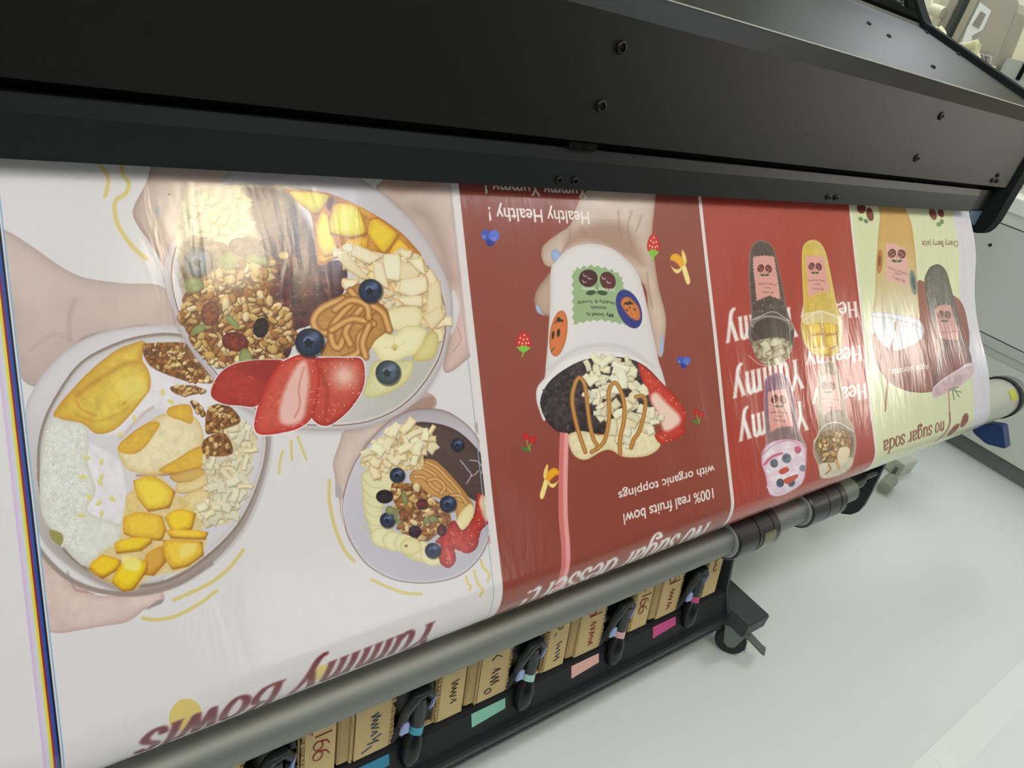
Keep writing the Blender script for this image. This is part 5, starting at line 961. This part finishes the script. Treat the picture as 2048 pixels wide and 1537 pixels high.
# ================= panel 3: four cups on red
def paint3():
    K = Canvas(1.333, 1.985, TT0, TT1, 440, 820, (166, 64, 54))
    K.C[:, K.a < 1.3445] = (220, 210, 208)
    WH = (234, 224, 220)
    yt = serif('Yummy', fat=.092, thin=.028); ht = serif('Healthy', fat=.088, thin=.028)
    for p0, p1 in ((d6((765, -270))[0], d6((190, -160))[0]), (d6((815, 150))[0], d6((248, 290))[0]), (d6((852, 488))[0], d6((300, 640))[0])): K.text(yt, 0, p0, p1, 60, WH)
    for p0, p1 in ((d5((1605, 1072))[0], d5((1055, 1110))[0]), (d6((1308, 45))[0], d6((850, 110))[0]), (d6((1350, 350))[0], d6((900, 428))[0])): K.text(ht, 0, p0, p1, 31, WH)
    def out(P, e, **k): 
        mx = sum(p[0] for p in P) / len(P); my = sum(p[1] for p in P) / len(P)
        return [(mx + (x - mx) * (1 + e), my + (y - my) * (1 + e * .6)) for x, y in P]
    # acai cup
    B = [(1499, 515), (1503, 495), (1512, 484), (1525, 481), (1540, 488), (1549, 502), (1556, 530), (1564, 565), (1572, 605), (1578, 632), (1588, 655), (1588, 675), (1585, 700), (1575, 716), (1556, 728), (1535, 732), (1517, 722), (1505, 700), (1496, 672), (1497, 655), (1502, 635), (1500, 590), (1498, 550)]
    K.poly(B, (84, 70, 66), n=4, edge=(150, 130, 126), ew=1.6, tex=.2, tsc=8)
    K.ell(1543, 650, 44, 18, (128, 114, 108), rot=6, edge=(190, 178, 172), ew=1.4); K.ell(1544, 660, 38, 24, (74, 62, 58), rot=6)
    K.poly([(1504, 690), (1520, 680), (1560, 676), (1583, 688), (1580, 708), (1560, 726), (1535, 731), (1515, 718)], (176, 164, 136), tex=.5, tcol=(112, 92, 66), tsc=6); coconut(K, [(1515, 690), (1570, 684), (1574, 706), (1550, 724), (1522, 716)], 9, 9, 3, (214, 206, 176), (140, 112, 76))
    K.line([(1508, 640), (1545, 624), (1580, 642)], 1.4, (196, 188, 184)); seeds(K, [(1505, 600), (1565, 590), (1570, 620), (1510, 625)], 16, 5, (170, 150, 130)); K.line([(1503, 648), (1500, 672), (1515, 708)], 1.5, (170, 160, 156), alpha=.7); K.line([(1497, 712), (1520, 730), (1552, 730), (1580, 714)], 2, (206, 198, 188), alpha=.7)
    cuplabel(K, d5((608, 645), (700, 632), (805, 642), (825, 760), (850, 900), (868, 1050), (760, 1015), (640, 1065), (625, 900), (610, 760)), 1529, 537, 7.8, 1516, 1551, 569)
    # mango cup
    B = [(1603, 515), (1605, 495), (1613, 484), (1626, 480), (1640, 486), (1650, 502), (1657, 530), (1664, 565), (1672, 605), (1679, 628), (1685, 645), (1683, 675), (1680, 700), (1666, 712), (1645, 715), (1622, 705), (1610, 690), (1603, 665), (1602, 645), (1607, 625), (1606, 590), (1604, 550)]
    K.poly(B, (204, 170, 64), n=4, edge=(216, 196, 120), ew=2, tex=.08, tsc=8, grad=((1610, 560), (1670, 545), (216, 190, 116)))
    K.ell(1643, 640, 41, 16, (212, 190, 130), rot=5, edge=(232, 220, 190), ew=2); 
    for P in ((1612, 650, 1640, 644, 1648, 668, 1622, 672), (1645, 645, 1675, 648, 1676, 668, 1652, 672), (1620, 672, 1648, 670, 1650, 694, 1628, 696), (1652, 672, 1676, 670, 1674, 692, 1656, 698), (1630, 694, 1660, 692, 1662, 710, 1638, 712)): cube(K, [(P[i], P[i + 1]) for i in (0, 2, 4, 6)], (226, 184, 58), (190, 132, 34))
    K.line([(1609, 640), (1640, 622), (1676, 636)], 1.8, (236, 224, 190)); K.line([(1606, 660), (1612, 690), (1640, 700), (1672, 690)], 1.6, (238, 226, 196), alpha=.8)
    cuplabel(K, d5((1105, 640), (1200, 630), (1290, 640), (1300, 760), (1345, 970), (1235, 985), (1135, 1040), (1125, 850), (1110, 740)), 1630, 533, 7.4, 1617, 1652, 562)
    # purple berry cup
    B = d6((515, 360), (530, 310), (590, 272), (650, 265), (705, 305), (730, 380), (755, 470), (780, 600), (795, 720), (830, 800), (862, 860), (860, 960), (855, 1060), (835, 1170), (750, 1240), (640, 1272), (570, 1250), (545, 1180), (530, 1100), (498, 1000), (500, 910), (535, 840), (525, 700), (512, 520))
    K.poly(B, (132, 88, 112), n=4, edge=(196, 160, 184), ew=1.8, grad=((1540, 780), (1560, 880), (136, 112, 108)), tex=.12, tsc=8)
    K.poly(d6((505, 930), (540, 850), (640, 810), (760, 810), (845, 850), (858, 930), (852, 1060), (835, 1160), (750, 1235), (640, 1268), (570, 1246), (545, 1180), (530, 1090), (500, 1010)), (222, 198, 214), n=4, edge=(204, 150, 180), ew=3, tex=.5, tcol=(236, 228, 232), tsc=8)
    K.line(d6((510, 930), (600, 850), (720, 815), (850, 870)), 2.2, (208, 140, 172)); K.line(d6((520, 1010), (580, 950), (660, 920)), 4, (186, 70, 110), soft=4)
    for x, y, r, c in ((700, 960, 9, (104, 110, 122)), (600, 1000, 8, (96, 98, 116)), (790, 890, 7, (190, 90, 120)), (830, 1040, 6, (120, 130, 150)), (650, 1160, 8, (70, 76, 92)), (745, 1160, 7, (70, 80, 96)), (560, 1050, 6, (226, 220, 230))): K.ell(*d6((x, y))[0], r, r * 1.1, c, tex=.3, tsc=4, soft=2.5)
    for P in (((640, 1060), (700, 1030), (720, 1060), (660, 1090)), ((680, 1130), (780, 1090), (790, 1110), (730, 1165), (690, 1160))): K.poly(d6(*P), (198, 84, 64), soft=1.5, edge=(168, 60, 48), ew=2)
    K.line(d6((545, 1190), (600, 1250), (700, 1255), (830, 1160)), 3, (228, 220, 226), soft=3)
    cuplabel(K, d6((545, 425), (620, 405), (690, 400), (720, 500), (735, 600), (752, 700), (650, 700), (570, 745), (555, 640), (550, 520)), *d6((632, 480))[0], 8.4, 1539, 1575, 826)
    # nut cup
    B = d6((950, 330), (955, 240), (990, 190), (1040, 175), (1090, 190), (1125, 270), (1150, 380), (1175, 500), (1200, 630), (1240, 700), (1262, 800), (1262, 880), (1250, 960), (1240, 1040), (1190, 1095), (1080, 1125), (990, 1118), (965, 1060), (950, 1000), (918, 920), (918, 820), (955, 750), (945, 550))
    K.poly(B, (146, 126, 104), n=4, edge=(200, 186, 170), ew=2, tex=.12, tsc=8); K.poly(d6((940, 900), (945, 800), (1020, 740), (1120, 720), (1215, 750), (1240, 830), (1220, 920), (1120, 985), (1020, 1000)), (170, 142, 96), n=4, tex=.8, tcol=(110, 86, 52), tsc=5, edge=(120, 96, 66), ew=3)
    granola(K, d6((960, 830), (1060, 750), (1200, 770), (1215, 900), (1100, 970), (1000, 980)), 40, 3.5, 6, 77, (140, 110, 70)); K.poly(d6((965, 1010), (1100, 990), (1230, 950), (1230, 1040), (1180, 1090), (1080, 1120), (995, 1112)), (212, 198, 176), soft=2, tex=.08)
    K.line(d6((1040, 1010), (1060, 1050), (1030, 1085)), 4, (176, 124, 70)); K.line(d6((1100, 980), (1130, 1040)), 6, (206, 160, 110)); K.poly(d6((1130, 880), (1200, 870), (1210, 930), (1150, 1010), (1110, 960)), (224, 206, 172), soft=2); K.line(d6((925, 830), (1000, 700), (1120, 670), (1240, 740)), 2, (222, 212, 200))
    cuplabel(K, d6((975, 295), (1040, 275), (1100, 290), (1125, 400), (1140, 470), (1160, 570), (1080, 560), (1000, 610), (985, 500), (975, 390)), *d6((1042, 370))[0], 7.8, 1643, 1677, 799)
    return K
# ================= panel 4: bottle and soda
def paint4():
    BG = (212, 214, 172)
    K = Canvas(1.985, 2.79, TT0, TT1, 440, 720, BG)
    K.C[:, K.a < 1.9965] = (224, 216, 208)
    K.C[:, K.a > 2.655] = (212, 206, 214)
    RD = (140, 70, 58)
    K.poly([*d7((745, 892), (830, 888), (1000, 960), (1100, 1010), (1180, 1070), (1235, 1180), (1262, 1350)), *d8((1245, 0), (1232, 160), (1190, 330), (1100, 480), (960, 590), (830, 635), (700, 645), (560, 622), (420, 545), (310, 420), (240, 220), (218, 40)), *d7((305, 1400), (420, 1300), (740, 1200))], RD, n=4, edge=(128, 60, 50), ew=2)
    # bottle
    BT = [*d7((380, 120), (600, 140), (640, 210), (682, 310), (705, 450), (722, 600), (735, 760), (748, 920), (758, 1080), (768, 1240), (700, 1300), (400, 1300), (322, 1180), (340, 1000), (348, 800), (360, 600), (372, 400), (385, 250))]
    K.poly(BT, (204, 160, 92), n=4, edge=(190, 150, 88), ew=3, grad=((1780, 470), (1790, 610), (208, 196, 160)), tex=.02, tsc=20)
    K.poly(d7((330, 1170), (440, 1180), (600, 1200), (740, 1235), (795, 1290), (812, 1370), (770, 1440), (680, 1500), (560, 1540), (460, 1520), (380, 1440), (310, 1330), (284, 1250), (290, 1200)), (208, 206, 210), n=4, edge=(188, 184, 190), ew=3, tex=.06)
    K.line(d7((300, 1215), (500, 1240), (700, 1290), (790, 1340)), 2, (176, 172, 180)); K.line(d7((320, 1190), (500, 1205), (760, 1270)), 1.5, (232, 230, 232)); K.line(d7((535, 1270), (528, 1350)), 3.5, (170, 78, 56))
    K.line(d8((440, 100), (415, 260), (395, 400)), 5, (128, 58, 48)); K.line(d8((395, 400), (388, 560), (362, 830)), 4, (168, 110, 82))
    K.poly(d7((445, 510), (530, 515), (600, 555), (635, 570), (650, 700), (665, 850), (668, 940), (600, 905), (540, 890), (450, 880), (450, 700)), (222, 168, 162), spline=False, alpha=.95); beans(K, *d7((550, 610))[0], 9.8, sq=.95, col=(116, 52, 52))
    DK = (126, 84, 78)
    K.text(sans('Healthy & Yummy', .015), 0, d7((655, 800))[0], d7((462, 738))[0], 4.5, DK); K.text(sans('soooo', .015), 0, d7((595, 805))[0], d7((528, 792))[0], 4.5, DK); K.text(sans('My drink is', .015), 0, d7((628, 870))[0], d7((508, 832))[0], 4.5, DK)
    K.ell(*d7((385, 688))[0], 6, 24, (186, 118, 66), rot=3, edge=(160, 96, 50), ew=2); K.ell(*d7((385, 680))[0], 2.4, 11, (110, 66, 44)); K.ell(*d7((708, 890))[0], 6.8, 26, (104, 116, 112), rot=-8, edge=(140, 150, 140), ew=2); K.ell(*d7((712, 895))[0], 3, 14, (72, 84, 84), rot=-8)
    # soda cup
    SC = [*d7((818, 870), (835, 800), (870, 740), (930, 714), (985, 740), (1030, 800), (1065, 900), (1100, 1010), (1140, 1120), (1170, 1240), (1195, 1400)), *d8((1225, 200), (1235, 360), (1120, 480), (960, 600), (850, 620), (860, 480), (905, 300), (930, 120), (900, 0)), *d7((880, 1200), (840, 1050))]
    K.poly(SC, (92, 86, 82), n=4, edge=(70, 64, 62), ew=3, grad=((1880, 610), (1900, 730), (130, 62, 62)), tex=.15)
    K.poly(d8((835, 660), (850, 590), (960, 500), (1080, 430), (1190, 345), (1250, 345), (1265, 400), (1230, 480), (1130, 570), (1000, 640), (900, 690), (850, 700)), (196, 162, 166), n=4, edge=(206, 186, 196), ew=2.5, tex=.12); K.line(d8((850, 600), (960, 500), (1180, 370), (1250, 370)), 1.8, (224, 212, 220))
    K.poly(d7((920, 1150), (960, 1110), (1020, 1100), (1080, 1105), (1100, 1190), (1130, 1290), (1160, 1330), (1150, 1440), (1050, 1440), (960, 1420), (940, 1320), (925, 1230)), (212, 150, 142), spline=False, alpha=.9); beans(K, *d7((1015, 1195))[0], 8.6, sq=.85, col=(104, 50, 48))
    K.text(sans('Healthy & Yummy', .015), 0, d7((1130, 1350))[0], d7((965, 1365))[0], 4.2, DK)
    K.line(d8((1000, 620), (1010, 740), (1018, 850)), 3, (196, 140, 112)); K.line(d8((1018, 850), (1024, 950), (1000, 1060), (950, 1160)), 3.2, (140, 74, 58))
    for q in (((1010, 610), (1130, 640)), ((1040, 620), (1060, 720)), ((1030, 600), (1100, 590)), ((1050, 600), (1110, 690))): K.line(d8(*q), 2.2, (112, 130, 96), spline=False)
    # bean marks and lettering
    for P in (((195, 180), 15, -20, .9), ((285, 235), 14, -30, 1)): pass
    K.ell(*d7((205, 175))[0], 9, 11, (120, 48, 46), rot=-10); K.ell(*d7((288, 235))[0], 7, 14, (124, 50, 46), rot=-14, edge=(96, 36, 36), ew=2); K.ell(*d7((200, 280))[0], 5, 4, (112, 136, 90), rot=30); K.ell(*d7((250, 300))[0], 5, 4, (96, 124, 78), rot=40)
    K.ell(*d7((892, 230))[0], 7, 13, (128, 56, 50), rot=-16); K.ell(*d7((968, 215))[0], 6, 11, (128, 56, 50), rot=-16); K.ell(*d7((945, 333))[0], 5, 4.5, (120, 146, 96)); K.ell(*d7((975, 305))[0], 4, 5, (108, 134, 84))
    K.ell(*d8((1180, 930))[0], 7, 15, (128, 56, 52), rot=10, tex=.3, tsc=3); K.ell(*d8((1090, 1030))[0], 7, 15, (128, 56, 52), rot=28, tex=.3, tsc=3)
    K.text(sans('Cherry Berry juice', .014), 0, d7((1117, 492))[0], d7((785, 492))[0], 12, (128, 80, 62)); K.text(sans('Apple juice soda', .014), 0, d8((795, 352))[0], d8((430, 405))[0], 12.5, (226, 214, 204))
    K.text(serif('no sugar soda', slant=.12, fat=.078, thin=.026), 0, d8((968, 932))[0], d8((338, 1140))[0], 27, (130, 66, 52)); K.ell(*d8((722, 985))[0], 3.2, 3.4, (130, 66, 52))
    return K

def film_material(name, vary):
    m = bpy.data.materials.new(name); m.use_nodes = True; nt = m.node_tree; b = nt.nodes['Principled BSDF']
    at = nt.nodes.new('ShaderNodeAttribute'); at.attribute_name = 'print'
    nt.links.new(at.outputs['Color'], b.inputs['Base Color'])
    b.inputs['Roughness'].default_value = .19; b.inputs['Specular IOR Level'].default_value = .5
    b.inputs['Coat Weight'].default_value = .25; b.inputs['Coat Roughness'].default_value = .10
    tc = nt.nodes.new('ShaderNodeTexCoord')
    mp = nt.nodes.new('ShaderNodeMapping'); mp.inputs['Rotation'].default_value = (math.radians(-52.8), 0, 0)
    mp2 = nt.nodes.new('ShaderNodeMapping'); mp2.inputs['Scale'].default_value = (17, 4.2, 4.2)
    nt.links.new(tc.outputs['Object'], mp.inputs['Vector']); nt.links.new(mp.outputs['Vector'], mp2.inputs['Vector'])
    n1 = nt.nodes.new('ShaderNodeTexNoise'); n1.inputs['Scale'].default_value = 1.6; n1.inputs['Detail'].default_value = 2.5; n1.inputs['Roughness'].default_value = .6; n1.inputs['Distortion'].default_value = .6
    nt.links.new(mp2.outputs['Vector'], n1.inputs['Vector'])
    bp = nt.nodes.new('ShaderNodeBump'); bp.inputs['Strength'].default_value = vary; bp.inputs['Distance'].default_value = .005
    nt.links.new(n1.outputs['Fac'], bp.inputs['Height']); nt.links.new(bp.outputs['Normal'], b.inputs['Normal']); nt.links.new(bp.outputs['Normal'], b.inputs['Coat Normal'])
    return m
M_film = film_material('printed_film', .17); M_film2 = film_material('printed_film_wrinkled', .34)
ALB = 0.735 / s2l(PAPER)[1]
bn = thing('printed_banner', 'glossy printed banner of food bowls and drinks hanging from the printer over the roller', 'banner', (1.4, .75, .8))
def film(K, name, label, m=M_film):
    s, y, z = sheet_pos(K.A, K.T)
    nr, nc = K.nr, K.nc
    co = np.stack([s, y, z], -1).reshape(-1, 3).astype(np.float32)
    idx = np.arange(nr * nc).reshape(nr, nc)
    q = np.stack([idx[:-1, :-1], idx[:-1, 1:], idx[1:, 1:], idx[1:, :-1]], -1).reshape(-1, 4).astype(np.int32)
    me = bpy.data.meshes.new(name); me.vertices.add(len(co)); me.vertices.foreach_set('co', co.ravel())
    me.loops.add(q.size); me.loops.foreach_set('vertex_index', q.ravel())
    me.polygons.add(len(q)); me.polygons.foreach_set('loop_start', np.arange(0, q.size, 4, dtype=np.int32)); 
    me.polygons.foreach_set('use_smooth', np.ones(len(q), bool)); me.update(calc_edges=True)
    c = np.ones((nr * nc, 4), np.float32); c[:, :3] = np.clip(s2l(np.clip(K.C, 0, 255)) * ALB, .003, .93).reshape(-1, 3)
    at = me.color_attributes.new('print', 'FLOAT_COLOR', 'POINT'); at.data.foreach_set('color', c.ravel())
    me.materials.append(m)
    o = bpy.data.objects.new(name, me); COL.objects.link(o); o.parent = bn; o.matrix_parent_inverse = Matrix.Translation(-bn.location)
    if label: o['label'] = label
    return o
film(paint1(), 'printed_panel', 'white panel with three fruit bowls held by hands')
film(paint2(), 'printed_panel', 'brown red panel with a tipped white paper cup')
film(paint3(), 'printed_panel', 'red panel with four upside down dessert cups', M_film2)
film(paint4(), 'printed_panel', 'pale green panel with a juice bottle and a soda cup', M_film2)
film(Canvas(-.42, -.075, TT0, TT1, 40, 90, PAPER), 'blank_margin', 'unprinted white margin')
